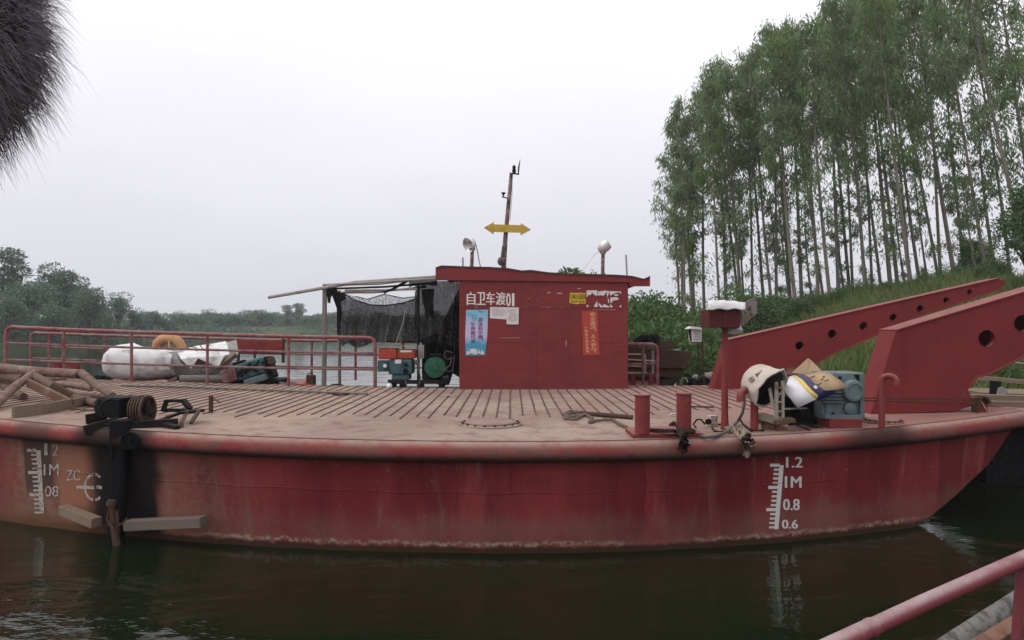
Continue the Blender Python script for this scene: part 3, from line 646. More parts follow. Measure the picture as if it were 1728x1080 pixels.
# manhole covers on the deck
def manhole(px, py, r, lab):
    c = on_deck(px, py); root = thing('manhole_cover', c, lab, 'hatch')
    mb = MB(); mb.lathe(c + Vector((0, 0, .003)), (0, 0, 1), [(0, r), (.012, r), (.014, r * .97)], 36); fl0 = mb.build('flange', m_deck, root, smooth=True)
    mb = MB(); mb.lathe(c + Vector((0, 0, .018)), (0, 0, 1), [(0, r * .8), (.014, r * .8), (.018, r * .76)], 36); mb.build('lid', m_rib, root, smooth=True)
    for k in range(18):
        a = 2 * math.pi * k / 18; p = c + Vector((math.cos(a) * r * .9, math.sin(a) * r * .9, .016)); b = MB(); b.lathe(p, (0, 0, 1), [(0, .013), (.014, .013)], 6); b.build('bolt', m_rust, fl0)
manhole(828, 717, .29, 'round bolted manhole cover flush in the open middle of the deck')
manhole(1490, 713, .17, 'small round bolted cover beside the standing vent pipe and near ramp arm')

# mooring bollards
bl = thing('mooring_bollard', on_deck(1120, 731), 'pair of red mooring posts on one thick red base plate', 'bollard')
mb = MB(); q = [on_deck(*p, .002) for p in ((1055, 728), (1068, 740), (1186, 738), (1163, 724))]; mb.prism(q, (0, 0, .035)); mb.build('base_plate', m_red, bl, bevel=.004)
for a, b in ((1084, 731), (1154, 727)):
    c = on_deck(a, b, .037); mb = MB(); mb.lathe(c, (0, 0, 1), [(0, .060), (.30, .060), (.301, .068), (.312, .068)], 28); mb.build('post', m_red, bl, smooth=True)

# ---------------------------------------------------------------- railings
def railing(name, lab, posts, Y, top, rt, m, height=None, mids=(.36, .69), pr=.022, last=True):
    """posts: photo columns along a straight line at depth Y; top(px) the rail's row"""
    p0 = U(posts[0], top(posts[0]), Y); root = thing(name, (p0.x, Y, deckz(p0.x)), lab, 'railing')
    P = [U(p, top(p), Y) for p in posts]
    dz = lambda v: deckz(v.x) - (0 if height is None else height)
    mb = MB(); n0, n1 = P[0], P[-1]; q = [Vector((n0.x, Y, dz(n0))), n0 - Vector((0, 0, .12)), n0 + Vector((.02, 0, -.03)), n0 + Vector((.08, 0, 0))]
    q += P[1:-1] + [n1 - Vector((.08, 0, 0)), n1 + Vector((-.02, 0, -.03)), n1 - Vector((0, 0, .12)), Vector((n1.x, Y, dz(n1)))]
    if not last: q = q[:-4] + [n1]
    mb.tube(q, rt, 10); mb.build('top_rail', m, root, smooth=True)
    for f in mids:
        mb = MB(); mb.tube([Vector((v.x, Y, dz(v) + (v.z - dz(v)) * f)) for v in P], rt * .62, 8); mb.build('mid_rail', m_railgrey, root, smooth=True)
    for v in P[1:-1]:
        mb = MB(); mb.tube([(v.x, Y, dz(v)), (v.x, Y, v.z)], pr, 8); mb.build('rail_post', m, root, smooth=True)
    return root
railing('deck_railing', 'long red pipe railing along the far deck edge, in front of the machinery', [10, 108, 222, 350, 487, 633], 10.35, lambda p: 551 + 19 * min(p / 560, 1) ** .8, .027, m_railred)
railing('deck_railing', 'second red pipe railing farther out over the river, behind the engines and sheets', [52, 83, 177, 262, 346, 430, 526, 600, 680, 770], 12.4, lambda p: 559 + 16 * min(p / 500, 1) ** .8, .024, m_railred, .05, (.32, .64), .022, False)
railing('side_railing', 'short railing of red pipe joining the wheelhouse on the bank side', [1030, 1085, 1109], 11.0, lambda p: 581, .03, m_railred, .0, (.5,))
pb = thing('red_board', U(438, 600, 12.3), 'plain red board fixed to the outer railing', 'board')
mb = MB(); mb.pbox(401, 574, 477, 596, 12.3, .03); mb.build('panel', m_cabin, pb, bevel=.004); mb = MB(); mb.pbox(399, 572, 403, 612, 12.34, .05); mb.pbox(475, 572, 479, 612, 12.34, .05); mb.build('batten', m_rust, pb)
for a, lab in ((99, 'short red bollard stub nearest the railing corner'), (125, 'short red bollard stub beside the long pole end')):
    t = thing('stub_bollard', U(a, 640, 12.0), lab, 'bollard'); c = U(a, 640, 12.0); mb = MB(); mb.lathe(c, (0, 0, 1), [(0, .1), (.30, .1)], 20); mb.build('post', m_red, t, smooth=True)
    mb = MB(); mb.lathe(c + Vector((0, 0, .30)), (0, 0, 1), [(0, .125), (.025, .125)], 20); mb.build('cap', m_rust, t, smooth=True)

# ---------------------------------------------------------------- wheelhouse
WY = 10.15
wh = thing('wheelhouse', U(917, 660, WY), 'red sheet metal wheelhouse with overhanging roof and white lettering', 'cabin')
a = U(775, 661, WY); b = U(1060, 470, WY)
mb = MB(); mb.box(((a.x + b.x) / 2, WY + 1.1, (a.z - .03 + b.z) / 2), (b.x - a.x, 2.2, b.z - a.z + .03)); mb.build('wall', m_cabin, wh, bevel=.012)
top = [(735, 452), (745, 448.5), (782, 450), (826, 451), (858, 453), (880, 457), (896, 456), (925, 460), (962, 462), (1000, 463), (1038, 464), (1066, 466), (1086, 471), (1094, 468), (1097, 466)]
bot = [(1097, 482), (1060, 484), (1060, 479), (777, 472.5), (735, 472.5)]
mb = MB(); mb.prism([U(x, y, WY - .03) for x, y in top + [(1097, 483), (1062, 483), (1062, 476), (775, 473), (735, 473)]], (0, .04, 0)); mb.build('fascia', m_cabin, wh)
mb = MB(); rows = []
for j in range(5): rows.append([U(x, y + 1.5, WY) + Vector((0, .011 + j * .6, .03 * j * (x < 900) * 0 + random.uniform(-.012, .012) * (j > 0))) for x, y in top])
rows2 = [[p - Vector((0, 0, .05)) for p in r] for r in rows]
mb.sheet(rows); mb.sheet(rows2)
roof_ = mb.build('roof', m_cabin, wh)
mb = MB(); q = [U(x, y - .8, WY - .034) for x, y in top]
for i in range(len(q) - 1): mb.bar(q[i] + Vector((0, 0, -.012)), q[i + 1] + Vector((0, 0, -.012)), .012, .022)
mb.build('roof_lip', m_rust, roof_)
mb = MB(); mb.pbox(770, 657, 1063, 660.5, WY - .02, .03); mb.build('skirting', m_brown, wh)
mb = MB()
for y in (519.5, 577): mb.tube([U(776 + i * 12, y + (i - 12) * .05 + random.uniform(-.25, .25), WY - .0005) for i in range(24)], .0045, 6)
for x in (905,): mb.tube([U(x + random.uniform(-.2, .2), 476 + i * 12, WY - .0005) for i in range(16)], .0045, 6)
mb.build('weld_seams', m_cabin, wh, smooth=True)
wall = lambda off: (lambda px, py: U(px, py, WY - off))
mb = MB(); [letter(mb, t, x0, 493 + d, x1, 514.5 + d, wall(.004), .45) for t, x0, x1, d in (('自', 788, 802, 0), ('卫', 804.5, 819, 0), ('车', 820.5, 835, 0), ('渡', 837, 853, 0), ('0', 854.5, 861.5, 2), ('1', 864.3, 867.6, 2))]
mb.build('lettering', m_white, wh)
mb = MB()                                             # scraps of torn-off tape and scratches
for x, y, w_, h_ in ((924, 493, 6, 1.5), (940, 494, 9, 1.8), (975, 486, 5, 1.4), (800, 518, 6, 1.4), (945, 519, 34, .5), (915, 518, 14, .5), (955, 575, 1.2, 9), (1000, 522, 40, .5), (845, 570, 34, .4), (891, 503, 3, .8), (906, 505, 2, .8)):
    mb.add([U(x + random.uniform(-1, 1), y, WY - .003), U(x + w_, y + random.uniform(-.6, .6), WY - .003), U(x + w_ - 1, y + h_, WY - .003), U(x - .5, y + h_, WY - .003)], [(0, 1, 2, 3)])
mb.build('tape_scraps', m_dim, wh)
def poster(name, lab, quad, m, off=.006):
    r = thing(name, U(sum(p[0] for p in quad) / len(quad), max(p[1] for p in quad), WY - off), lab, 'poster')
    mb = MB(); mb.prism([U(x, y, WY - off) for x, y in quad], (0, .003, 0)); mb.build('sheet', m, r); return r
t = NT('blue_poster'); sp = t.n('ShaderNodeSeparateXYZ'); t.l(t.obj(), sp.inputs[0]); nzp = t.noise(7, 5, .6); zz = t.math('ADD', sp.outputs['Z'], t.math('MULTIPLY', t.math('SUBTRACT', nzp, .5), .2))
c = t.mix(t.mr(zz, .14, .3), (.05, .25, .38), (.44, .40, .56)); c = t.mix(t.mr(zz, .40, .62), c, (.17, .42, .56)); m_bposter = t.bsdf(c, .6)
bp = poster('banner_poster', 'pale blue vertical poster with purple Chinese writing under the white lettering', [(786.5, 523), (823.5, 522.5), (823, 545), (822, 570), (818.5, 599.5), (785.5, 600), (785, 570)], m_bposter)
mb = MB(); Wp = wall(.0085)
for i, g in enumerate('游泳有乐趣'): letter(mb, g, 806.5, 536 + i * 7.3, 815, 542.6 + i * 7.3, Wp, .15)
letter(mb, '，', 813.5, 572, 815.5, 575.5, Wp)
for i, g in enumerate('生命最可贵'): letter(mb, g, 794, 543.5 + i * 7.3, 802.3, 550 + i * 7.3, Wp, .15)
mb.build('writing', m_purple, bp)
mb = MB()
for i in range(5): mb.add([U(787 + i * 6.2, 598.5 - 3 * (i % 2), WY - .008), U(793 + i * 6.2, 597, WY - .008), U(792 + i * 6, 592 - 2.5 * math.sin(i), WY - .008), U(788 + i * 6.2, 590 + 3 * math.cos(i * 2), WY - .008)], [(0, 1, 2, 3)])
mb.add([U(787, 587, WY - .0085), U(797, 593, WY - .0085), U(801, 595, WY - .0085), U(808, 590, WY - .0085), U(814, 587.5, WY - .0085), U(803, 591, WY - .0085), U(798, 588, WY - .0085), U(794, 590, WY - .0085)], [tuple(range(8))])
mb.build('wave_picture', m_paper, bp)
mb = MB()
for k, (cx, cy, r) in enumerate(((800, 534, 4.2), (800, 539, 3.2), (793, 530, 3))):
    for i in range(10):
        a0, a1 = i * .628, i * .628 + .5; mb.add([U(cx + r * math.cos(a) * s, cy + r * .8 * math.sin(a) * s, WY - .0085) for a, s in ((a0, 1), (a1, 1), (a1, .7), (a0, .7))], [(0, 1, 2, 3)])
for i in range(5): mb.add([U(806 + i * 4, 523 + (i % 2) * 2, WY - .0085), U(812 + i * 2.5, 525 + i % 3, WY - .0085), U(808 + i * 3.4, 526 + i % 2 * 2, WY - .0085)], [(0, 1, 2)])
mb.build('emblem', mat('green_ink', (.03, .22, .22), .7), bp)
n1 = poster('notice_paper', 'wide pale notice paper pasted directly under the white digits', [(827, 518), (875.5, 519), (875, 534), (854, 539), (826.5, 537)], m_paper, .005)
n2 = poster('notice_paper', 'narrow pale notice paper overlapping the lower corner of the wide one', [(855.5, 519.5), (875.5, 519.5), (875, 547.5), (854.8, 547)], m_paper, .0085)
for root, box_, off in ((n1, (830, 521, 853, 534), .0082), (n2, (857, 522, 874, 541), .0118)):
    mb = MB(); y = box_[1]
    while y < box_[3]:
        x = box_[0] + random.uniform(0, 3)
        while x < box_[2] - 3:
            w_ = random.uniform(1.5, 4); mb.add([U(x, y, WY - off), U(x + w_, y, WY - off), U(x + w_, y + .55, WY - off), U(x, y + .55, WY - off)], [(0, 1, 2, 3)]); x += w_ + random.uniform(.6, 2)
        y += 1.9
    mb.build('small_print', m_ink, root)
yp = poster('yellow_notice', 'small yellow notice with dark writing near the roof', [(961.5, 494), (988.5, 494.5), (988.6, 513), (980, 512), (974, 513.5), (961, 511.5)], m_ypaper)
mb = MB(); [letter(mb, g, 963.2 + i * 4.2, 496.5, 966.9 + i * 4.2, 505, Wp, .2) for i, g in enumerate('巨林六日长国')]
for i, (x0, x1) in enumerate(((963.5, 968), (968.8, 974.5), (976.3, 980.5), (981.3, 987))):
    for y in (507.3, 509.2): mb.add([U(x0, y, WY - .0085), U(x1, y + .2, WY - .0085), U(x1 - .5, y + 1.3, WY - .0085), U(x0, y + 1.2, WY - .0085)], [(0, 1, 2, 3)])
mb.build('writing', m_yink, yp)
tp = thing('torn_poster', U(1020, 519, WY), 'row of three torn white poster remains beside the yellow notice', 'poster')
for poly in ([(990, 490), (1008, 490), (1008, 499), (1003, 498), (999.5, 493.5), (996, 498.5), (993, 497), (991, 501.5), (990, 501)], [(1007.7, 507.5), (1008.6, 518), (1002, 518)], [(990, 514.5), (993, 515), (993, 518), (990, 518)],
             [(1009, 492), (1020, 490.5), (1028, 491), (1028.3, 494), (1026, 498), (1024.5, 502), (1024, 496), (1024, 492), (1021, 496), (1018.5, 499), (1013, 498), (1009, 499)], [(1010, 511), (1017, 517), (1014.5, 519.6), (1010.5, 515)], [(1019, 513), (1028, 517), (1027.5, 519), (1016.5, 518.2)],
             [(1029, 491.2), (1048, 492), (1048, 496), (1044, 493), (1037, 495), (1029.5, 499)], [(1030, 502), (1040, 501.5), (1044, 503), (1043, 506), (1035, 507), (1031, 512), (1030, 508)], [(1029.5, 513), (1035, 518.5), (1029, 518.8)], [(1048, 514), (1048.3, 518.6), (1045, 518.4)], [(1036, 497), (1041, 496.5), (1044, 497), (1043, 499), (1037, 499)], [(1025.5, 502), (1028, 506), (1028, 513), (1026, 509)]):
    mb = MB(); mb.prism([U(x, y, WY - .006) for x, y in poly], (0, .002, 0)); mb.build('paper_scrap', m_paper, tp)
rp = poster('banner_poster', 'narrow bright red vertical poster with golden Chinese writing', [(982, 525), (1008.5, 524.5), (1010, 560), (1012, 599), (984, 599.5), (983, 560)], m_rposter)
mb = MB()
for i, g in enumerate('安全渡汛'): letter(mb, g, 995.2 + i * .3, 527 + i * 7.4, 1004.8 + i * .3, 533.6 + i * 7.4, Wp, .15)
letter(mb, '，', 1003.5, 556, 1005.6, 559.5, Wp)
for i, g in enumerate('人人参与'): letter(mb, g, 996.4 + i * .2, 564 + i * 7.3, 1006 + i * .2, 570.6 + i * 7.3, Wp, .15)
letter(mb, '。', 1003.5, 592.5, 1006, 595.5, Wp)
for i, g in enumerate('宁明县交通运输局'): letter(mb, g, 986.6 + i * .35, 551 + i * 5.6, 991.2 + i * .35, 555.8 + i * 5.6, Wp, .1)
mb.build('writing', m_gold, rp)
mb = MB(); mb.bar(U(954, 663, 9.98), U(999, 664, 9.9), .10, .07); tag(mb.build('timber_offcut', m_brown, bevel=.008), 'short dark timber lying at the foot of the wheelhouse wall', 'timber')

# mast, lamps and pegs on the roof
ms = thing('signal_mast', U(850, 452, 10.6), 'tall thin leaning mast with yellow double arrow board', 'mast')
MY = 10.6
mb = MB(); mb.tube([U(849.5, 455, MY), U(853, 400, MY), U(858, 345, MY), U(863, 292, MY)], [.040, .034, .030, .026], 10); mb.build('pole', m_pole, ms, smooth=True)
mb = MB(); mb.prism([U(x, y, MY - .06) for x, y in ((816.5, 384), (834, 374.5), (833, 378.5), (879, 380), (879, 376.5), (896, 387.5), (878, 397), (878.5, 392.5), (833, 391), (833, 395.5))], (0, .025, 0)); mb.build('arrow_board', m_yellow, ms)
mb = MB(); c = U(867.5, 292, MY); mb.lathe(c, (0, 0, 1), [(0, .02), (.02, .03), (.05, .03), (.06, .022), (.09, .028), (.11, .018), (.12, .006)], 14); mb.build('signal_lamp', m_steel, ms, smooth=True)
mb = MB(); mb.bar(U(860, 292.3, MY), U(876, 294, MY), .025, .018); brk = mb.build('bracket', m_steel, ms)
mb = MB(); mb.tube([U(874.5, 294, MY), U(875.5, 282, MY), U(877.8, 269, MY)], [.010, .012, .003], 8); mb.build('aerial', m_steel, brk, smooth=True)
mb = MB(); mb.bar(U(847, 332, MY), U(858, 335, MY), .02, .016); c = U(849.5, 331, MY); mb.lathe(c, (0, 0, 1), [(0, .012), (.025, .014), (.04, .034), (.055, .03), (.06, .008)], 12); mb.build('side_lamp', m_steel, ms, smooth=True)
mb = MB(); mb.tube([U(845, 446, MY - .05), U(847, 430, MY - .05), U(849, 415, MY - .05)], .016, 8); mb.ball(U(844, 441, MY - .06), (.04, .035, .06), 10, 8, .1); mb.ball(U(849.5, 440, MY - .06), (.035, .03, .05), 10, 8, .1); mb.tube([U(852, 405, MY - .04), U(849, 432, MY - .06), U(848, 448, MY - .05)], .006, 6); mb.build('clamp_and_wires', m_cable, ms, smooth=True)
mb = MB(); mb.tube([U(864.5, 296, MY - .03), U(864, 330, MY - .035), U(860.5, 372, MY - .04)], .004, 6); mb.build('wire', m_cable, ms)
def floodlight(px, py, base, lean, lab):
    r = thing('floodlight', U(base[0], base[1], 10.5), lab, 'lamp')
    mb = MB(); mb.tube([U(base[0], base[1] + 4, 10.5), U(base[0] + lean, py + 9, 10.5)], .027, 10); mb.lathe(U(base[0] + lean, py + 10, 10.5), (0, 0, 1), [(0, .045), (.025, .045)], 14); mb.build('stand', m_pole, r, smooth=True); return r
f1 = floodlight(793, 412, (796, 450), 1, 'round floodlight with dished shade on the awning side of the roof')
mb = MB(); c = U(794, 412, 10.47); ax_ = Vector((-.62, -.55, -.32)); mb.lathe(c - ax_.normalized() * -.0, ax_, [(-.09, .02), (-.07, .05), (-.02, .085), (.05, .112), (.055, .112), (.045, .10), (-.01, .07), (-.05, .03)], 24); mb.build('shade', m_lamp, f1, smooth=True)
mb = MB(); mb.box(U(796, 406, 10.5), (.09, .08, .04), Matrix.Rotation(rad(-25), 3, 'Y')); mb.box(U(790, 405, 10.45), (.05, .04, .05), Matrix.Rotation(rad(35), 3, 'Y')); mb.build('bracket', m_lamp, f1, bevel=.006)
mb = MB(); mb.tube([U(803, 413, 10.5), U(806, 425, 10.48), U(808, 438, 10.45), U(811, 451, 10.4)], .007, 6); mb.build('cable', m_cable, f1, smooth=True)
f2 = floodlight(1019, 418, (1017, 464), .5, 'white floodlight pointing away on a thin stand, bank side of the roof'); f2.location = f2.location
mb = MB(); c = U(1018, 417, 10.5); ax_ = Vector((.5, -.15, .35)); mb.lathe(c, ax_, [(-.09, .02), (-.07, .055), (-.03, .085), (.03, .09), (.10, .075), (.105, .06)], 20); mb.build('shade', m_lamp, f2, smooth=True)
mb = MB(); mb.tube([U(1016, 424, 10.5), U(1017, 440, 10.5)], .012, 8); mb.tube([U(1020, 424, 10.5), U(1018.5, 440, 10.5)], .012, 8); mb.build('yoke', m_lamp, f2, smooth=True)
mb = MB(); mb.tube([U(1012, 425, 10.5), U(1004, 428, 10.5), U(995, 440, 10.48), U(984, 455, 10.45), U(978, 460, 10.4)], .007, 6); mb.build('cable', m_lamp, f2, smooth=True)
for p0, p1, lab in (((781, 452), (781, 434.5), 'short grey peg sticking up beside the dished floodlight'), ((1058, 466), (1056.5, 430), 'plain grey peg standing alone near the roof end on the bank side')):
    mb = MB(); mb.tube([U(*p0, 10.4), U(*p1, 10.4)], .013, 8); tag(mb.build('roof_peg', m_bamboo, smooth=True), lab, 'peg')

# ---------------------------------------------------------------- awning of poles and black net
aw = thing('net_awning', U(640, 657, 10.6), 'rough awning of grey poles hung with torn black shade net beside the wheelhouse', 'awning')
def pole(name, pts, r, m, parent, n=9):
    mb = MB(); mb.tube(pts, r, n); return mb.build(name, m, parent, smooth=True)
pole('post', [U(546.5, 656, 10.5), U(547.5, 560, 10.5), U(548, 480, 10.5)], [.036, .036, .034], m_post, aw)
pole('post', [U(573, 652, 11.6), U(572, 490, 11.6)], .028, m_post, aw)
pole('post', [U(706, 656, 10.9), U(706, 480, 10.9)], .022, m_steel, aw)
pole('roof_pole', [U(452, 502, 10.2), U(545, 486, 10.45), U(600, 476.5, 10.6), U(740, 466.5, 11)], [.024, .026, .026, .022], m_bamboo, aw)
for a in (((560, 481), (640, 479), (690, 473), 10.6), ((566, 487), (650, 484), (736, 477), 11.1), ((570, 494.5), (640, 492), (720, 484), 11.4), ((582, 490), (640, 489.5), (704, 488), 10.8), ((545, 481), (650, 475), (736, 470), 10.5)):
    pole('roof_pole', [U(*p, a[3]) for p in a[:3]], .017, m_bamboo if a[3] < 11 else m_steel, aw, 7)
t = NT('shade_net'); v = t.n('ShaderNodeTexVoronoi'); v.inputs['Scale'].default_value = 46; t.l(t.obj(), v.inputs['Vector'])
al = t.mr(t.math('ADD', v.outputs['Distance'], t.math('MULTIPLY', t.noise(3, 4, .6), .35)), .34, .8, .99, .86)
cc = t.mix(t.mr(t.noise(28, 5, .7), .5, .66), (.03, .03, .032), (.12, .115, .115)); cc = t.mix(t.mr(t.noise((6, 6, 1.5), 4, .6), .56, .7, 0, .7), cc, (.16, .15, .14))
di = t.n('ShaderNodeBsdfDiffuse'); t.l(cc, di.inputs[0]); tr = t.n('ShaderNodeBsdfTransparent'); ms_ = t.n('ShaderNodeMixShader'); t.l(al, ms_.inputs[0]); t.l(tr.outputs[0], ms_.inputs[1]); t.l(di.outputs[0], ms_.inputs[2]); t.l(ms_.outputs[0], t.out.inputs[0]); m_net = t.m
t = NT('thin_net'); di = t.n('ShaderNodeBsdfDiffuse'); di.inputs[0].default_value = (.10, .095, .10, 1); tr = t.n('ShaderNodeBsdfTransparent'); ms_ = t.n('ShaderNodeMixShader'); t.l(t.mr(t.noise(40, 3, .6), .35, .65, .3, .75), ms_.inputs[0]); t.l(tr.outputs[0], ms_.inputs[1]); t.l(di.outputs[0], ms_.inputs[2]); t.l(ms_.outputs[0], t.out.inputs[0]); m_thin = t.m
def net(name, x0, x1, top, bot, Y, m, amp=.05, nx=30, ny=14):
    mb = MB(); rows = []
    for j in range(ny + 1):
        r = []
        for i in range(nx + 1):
            x = x0 + (x1 - x0) * i / nx; y = interp(top, x) + (interp(bot, x) - interp(top, x)) * j / ny
            r.append(U(x, y, Y + amp * math.sin(i * .9 + j * .12) * (.3 + j / ny) + amp * .6 * math.sin(i * 2.3 + j * .5)))
        rows.append(r)
    mb.sheet(rows); return mb.build(name, m, aw, smooth=True)
net('net_wall', 569, 706, [(569, 500), (580, 499), (600, 508), (625, 515), (650, 516), (680, 512), (706, 503)], [(569, 570), (578, 585), (586, 578), (600, 587), (612, 586), (630, 577), (706, 580)], 11.3, m_net)
mb = MB(); mb.tube([U(580, 496, 11.1), U(600, 507, 11.1), U(625, 514.5, 11.1), U(650, 515.5, 11.1), U(680, 511.5, 11.1), U(706, 503, 11.1)], .012, 6); mb.tube([U(600, 500, 11.1), U(620, 505, 11.1), U(648, 496.5, 11.1), U(680, 503, 11.1), U(706, 500, 11.1)], .008, 6); mb.build('net_cord', m_rag, aw, smooth=True)
net('net_wall', 700, 777, [(700, 492), (715, 478), (735, 474), (777, 474)], [(700, 578), (740, 578), (777, 590)], 11.45, m_net)
net('black_sheet', 712, 780, [(712, 572), (740, 560), (780, 474)], [(712, 640), (735, 648), (758, 650), (764, 630), (780, 640)], 11.8, m_rag, .06)
net('net_edge', 580, 706, [(580, 495), (620, 505), (648, 496.5), (680, 503), (706, 500)], [(580, 499), (600, 508), (625, 515), (650, 516), (680, 512), (706, 504)], 11.1, m_thin, .03, 30, 3)
def rag(pts, Y, lab='hanging_rag'):
    mb = MB(); mb.prism([U(x, y, Y + .03 * (i % 2)) for i, (x, y) in enumerate(pts)], (0, .02, 0)); return mb.build(lab, m_rag, aw)
rag([(545, 481), (566, 479), (569, 492), (582, 497), (584, 503), (575, 510), (577, 530), (572, 555), (569, 565), (568, 520), (560, 498), (553, 512), (551, 488), (546, 487)], 10.55)
rag([(711, 488), (733, 487), (731, 508), (732, 530), (733, 540), (727, 537), (724, 530), (720, 543), (717, 524), (713, 508)], 10.9)
rag([(689, 470), (694, 473), (670, 486), (652, 494), (649, 496), (646, 492), (662, 486)], 10.6)
rag([(554, 486), (559, 488), (557, 512), (553, 510)], 10.45)
mb = MB(); mb.tube([U(686, 512, 11), U(680, 545, 11), U(669, 577, 11)], .009, 6); mb.build('thin_stick', m_bamboo, aw)
mb = MB(); rows = [[U(690 + 48 * i / 6, 473 + j * 4 - i * .6, 10.7 + j * .4) + Vector((0, 0, .02 * math.sin(i * 2))) for i in range(7)] for j in range(4)]; mb.sheet(rows); mb.build('roof_net', m_net, aw)
mb = MB(); mb.tube([U(576, 493, 11), U(600, 492, 10.9), U(625, 493, 10.9), U(648, 493, 10.8)], [.012, .03, .022, .01], 7); mb.build('rolled_plastic', m_sheet2, aw, smooth=True)

# ---------------------------------------------------------------- diesel generator
ge = thing('diesel_generator', U(700, 657, 10.35), 'greasy diesel engine with orange tank and green disc on a frame under the awning', 'generator')
mb = MB(); mb.pbox(638, 588, 669, 606, 10.3, .3); ft_ = mb.build('fuel_tank', m_tank, ge, bevel=.02)
mb = MB(); mb.pbox(669.5, 590, 700, 605, 10.33, .28); hp_ = mb.build('hopper', m_tank, ge, bevel=.015)
mb = MB(); mb.pbox(675, 591, 695, 594.5, 10.32, .008); mb.build('name_plate', m_paper, hp_)
mb = MB(); rows = [[U(638 + 64 * i / 8, 586.5 - 4 * math.sin(math.pi * i / 8) + random.uniform(-1, 1), 10.28 + .09 * j) for i in range(9)] for j in range(4)]; mb.sheet(rows); mb.build('rag_cover', m_card, ge, smooth=True)
mb = MB(); mb.pbox(655, 606.5, 695, 632, 10.33, .34); eb_ = mb.build('engine_block', m_teal, ge, bevel=.025)
mb = MB(); mb.pbox(661, 632, 690, 641.5, 10.36, .3); mb.build('crankcase', m_teal, ge, bevel=.015)
mb = MB(); mb.pbox(637, 609, 655, 627, 10.35, .22); mb.lathe(U(649.5, 617.5, 10.35), (0, -1, 0), [(0, .045), (.03, .045), (.035, .03)], 16); ch_ = mb.build('cylinder_head', m_teal, ge, bevel=.008)
mb = MB(); mb.lathe(U(650, 617.5, 10.31), (0, -1, 0), [(0, .026), (.02, .026), (.024, .01)], 16); mb.build('silver_cap', m_lamp, ch_, smooth=True)
mb = MB(); mb.pbox(666.5, 606.8, 677, 613.5, 10.315, .012); mb.build('data_plate', m_paper, eb_)
mb = MB(); mb.lathe(U(684.5, 626, 10.33), (0, -1, 0), [(0, .04), (.03, .04), (.035, .015)], 14); mb.lathe(U(685, 615.5, 10.33), (0, -1, 0), [(0, .03), (.02, .03)], 12); mb.build('starter_boss', m_grease, eb_, smooth=True)
mb = MB(); mb.lathe(U(734, 620, 10.42), (0, -1, 0), [(-.26, .12), (-.24, .15), (-.08, .155), (-.02, .158), (0, .152), (.005, .06), (.03, .055), (.032, .02)], 36); al_ = mb.build('alternator', m_green, ge, smooth=True)
mb = MB(); mb.pbox(725, 598, 744, 600, 10.4, .2); mb.bar(U(731, 600, 10.45), U(733, 605, 10.45), .03, .03); mb.bar(U(740, 600, 10.45), U(735, 605, 10.45), .03, .03); mb.build('lifting_frame', m_steel, al_)
mb = MB(); mb.bar(U(655, 643.5, 10.36), U(757, 644.5, 10.36), .05, .05); mb.bar(U(655, 645, 10.72), U(757, 645, 10.72), .05, .05); mb.build('base_frame', m_steel, ge)
for x in (660, 678, 708, 744):
    mb = MB(); mb.pbox(x - 4, 645, x + 4, 656.5, 10.38, .3); mb.build('foot', m_steel, ge)
mb = MB(); mb.pbox(705.5, 582, 715.5, 605, 10.55, .02); mb.build('grey_panel', m_sheet2, ge)
mb = MB(); mb.ball(U(703, 612, 10.4), (.03, .03, .04), 10, 8); mb.build('float_bowl', m_railgrey, ge, smooth=True)
mb = MB(); mb.tube([U(733, 604, 10.38), U(733, 618, 10.36), U(740, 624, 10.36), U(750, 625, 10.4), U(760, 615, 10.4), U(762, 602, 10.4)], .008, 6)
mb.tube([U(764, 595, 10.4), U(752, 592, 10.4), U(749, 600, 10.4), U(755, 607, 10.4), U(763, 604, 10.4)], .007, 6)
mb.tube([U(752, 626, 10.4), U(763, 627, 10.4), U(767, 600, 10.4)], .006, 6); mb.build('hoses', m_cable, ge, smooth=True)
mb = MB(); mb.tube([U(705, 605, 10.34), U(707, 625, 10.33), U(710, 640, 10.33), U(706, 652, 10.33)], .008, 6); mb.tube([U(684, 642, 10.3), U(686, 652, 10.25), U(697, 658, 10.2)], .007, 6); mb.build('fuel_pipe', m_cable, ge, smooth=True)
mb = MB(); mb.ball(U(657, 652, 10.2), (.045, .05, .05), 14, 10); tag(mb.build('fishing_float', m_lamp, smooth=True), 'small black and white ball at the foot of the generator frame', 'ball')
mb = MB()
for i in range(9):
    a = [U(750 + random.uniform(-3, 8), 636 + random.uniform(-3, 14), 10.5 + random.uniform(-.1, .2)) for _ in range(5)]; mb.tube(a, .008, 5)
tag(mb.build('hose_tangle', m_cable, smooth=True), 'tangle of grey hoses in the corner between green disc and wheelhouse', 'hoses')

# ---------------------------------------------------------------- sheets, engine and pipes behind the railing
def loftx(mb, st, Y, noise=.0, n=18, flat=1.0):       # stations: (px, top row, bottom row, depth radius)
    rows = []
    for i, (x, yt, yb, d) in enumerate(st):
        c = U(x, (yt + yb) / 2, Y); rz = (yb - yt) / 2 / FPX * Y; r = []
        for k in range(n):
            a = 2 * math.pi * k / n; ca, sa = math.cos(a), math.sin(a); e = .72
            r.append(c + Vector((random.uniform(-1, 1) * noise, d * abs(ca) ** e * (1 if ca > 0 else -1), rz * abs(sa) ** e * (1 if sa > 0 else -1) * flat)) + Vector((0, random.uniform(-1, 1) * noise, random.uniform(-1, 1) * noise)))
        rows.append(r)
    mb.sheet(rows, True); m0 = len(mb.v) - n * len(rows); mb.f.append(tuple(m0 + k for k in range(n))); mb.f.append(tuple(m0 + n * (len(rows) - 1) + k for k in range(n))); return mb
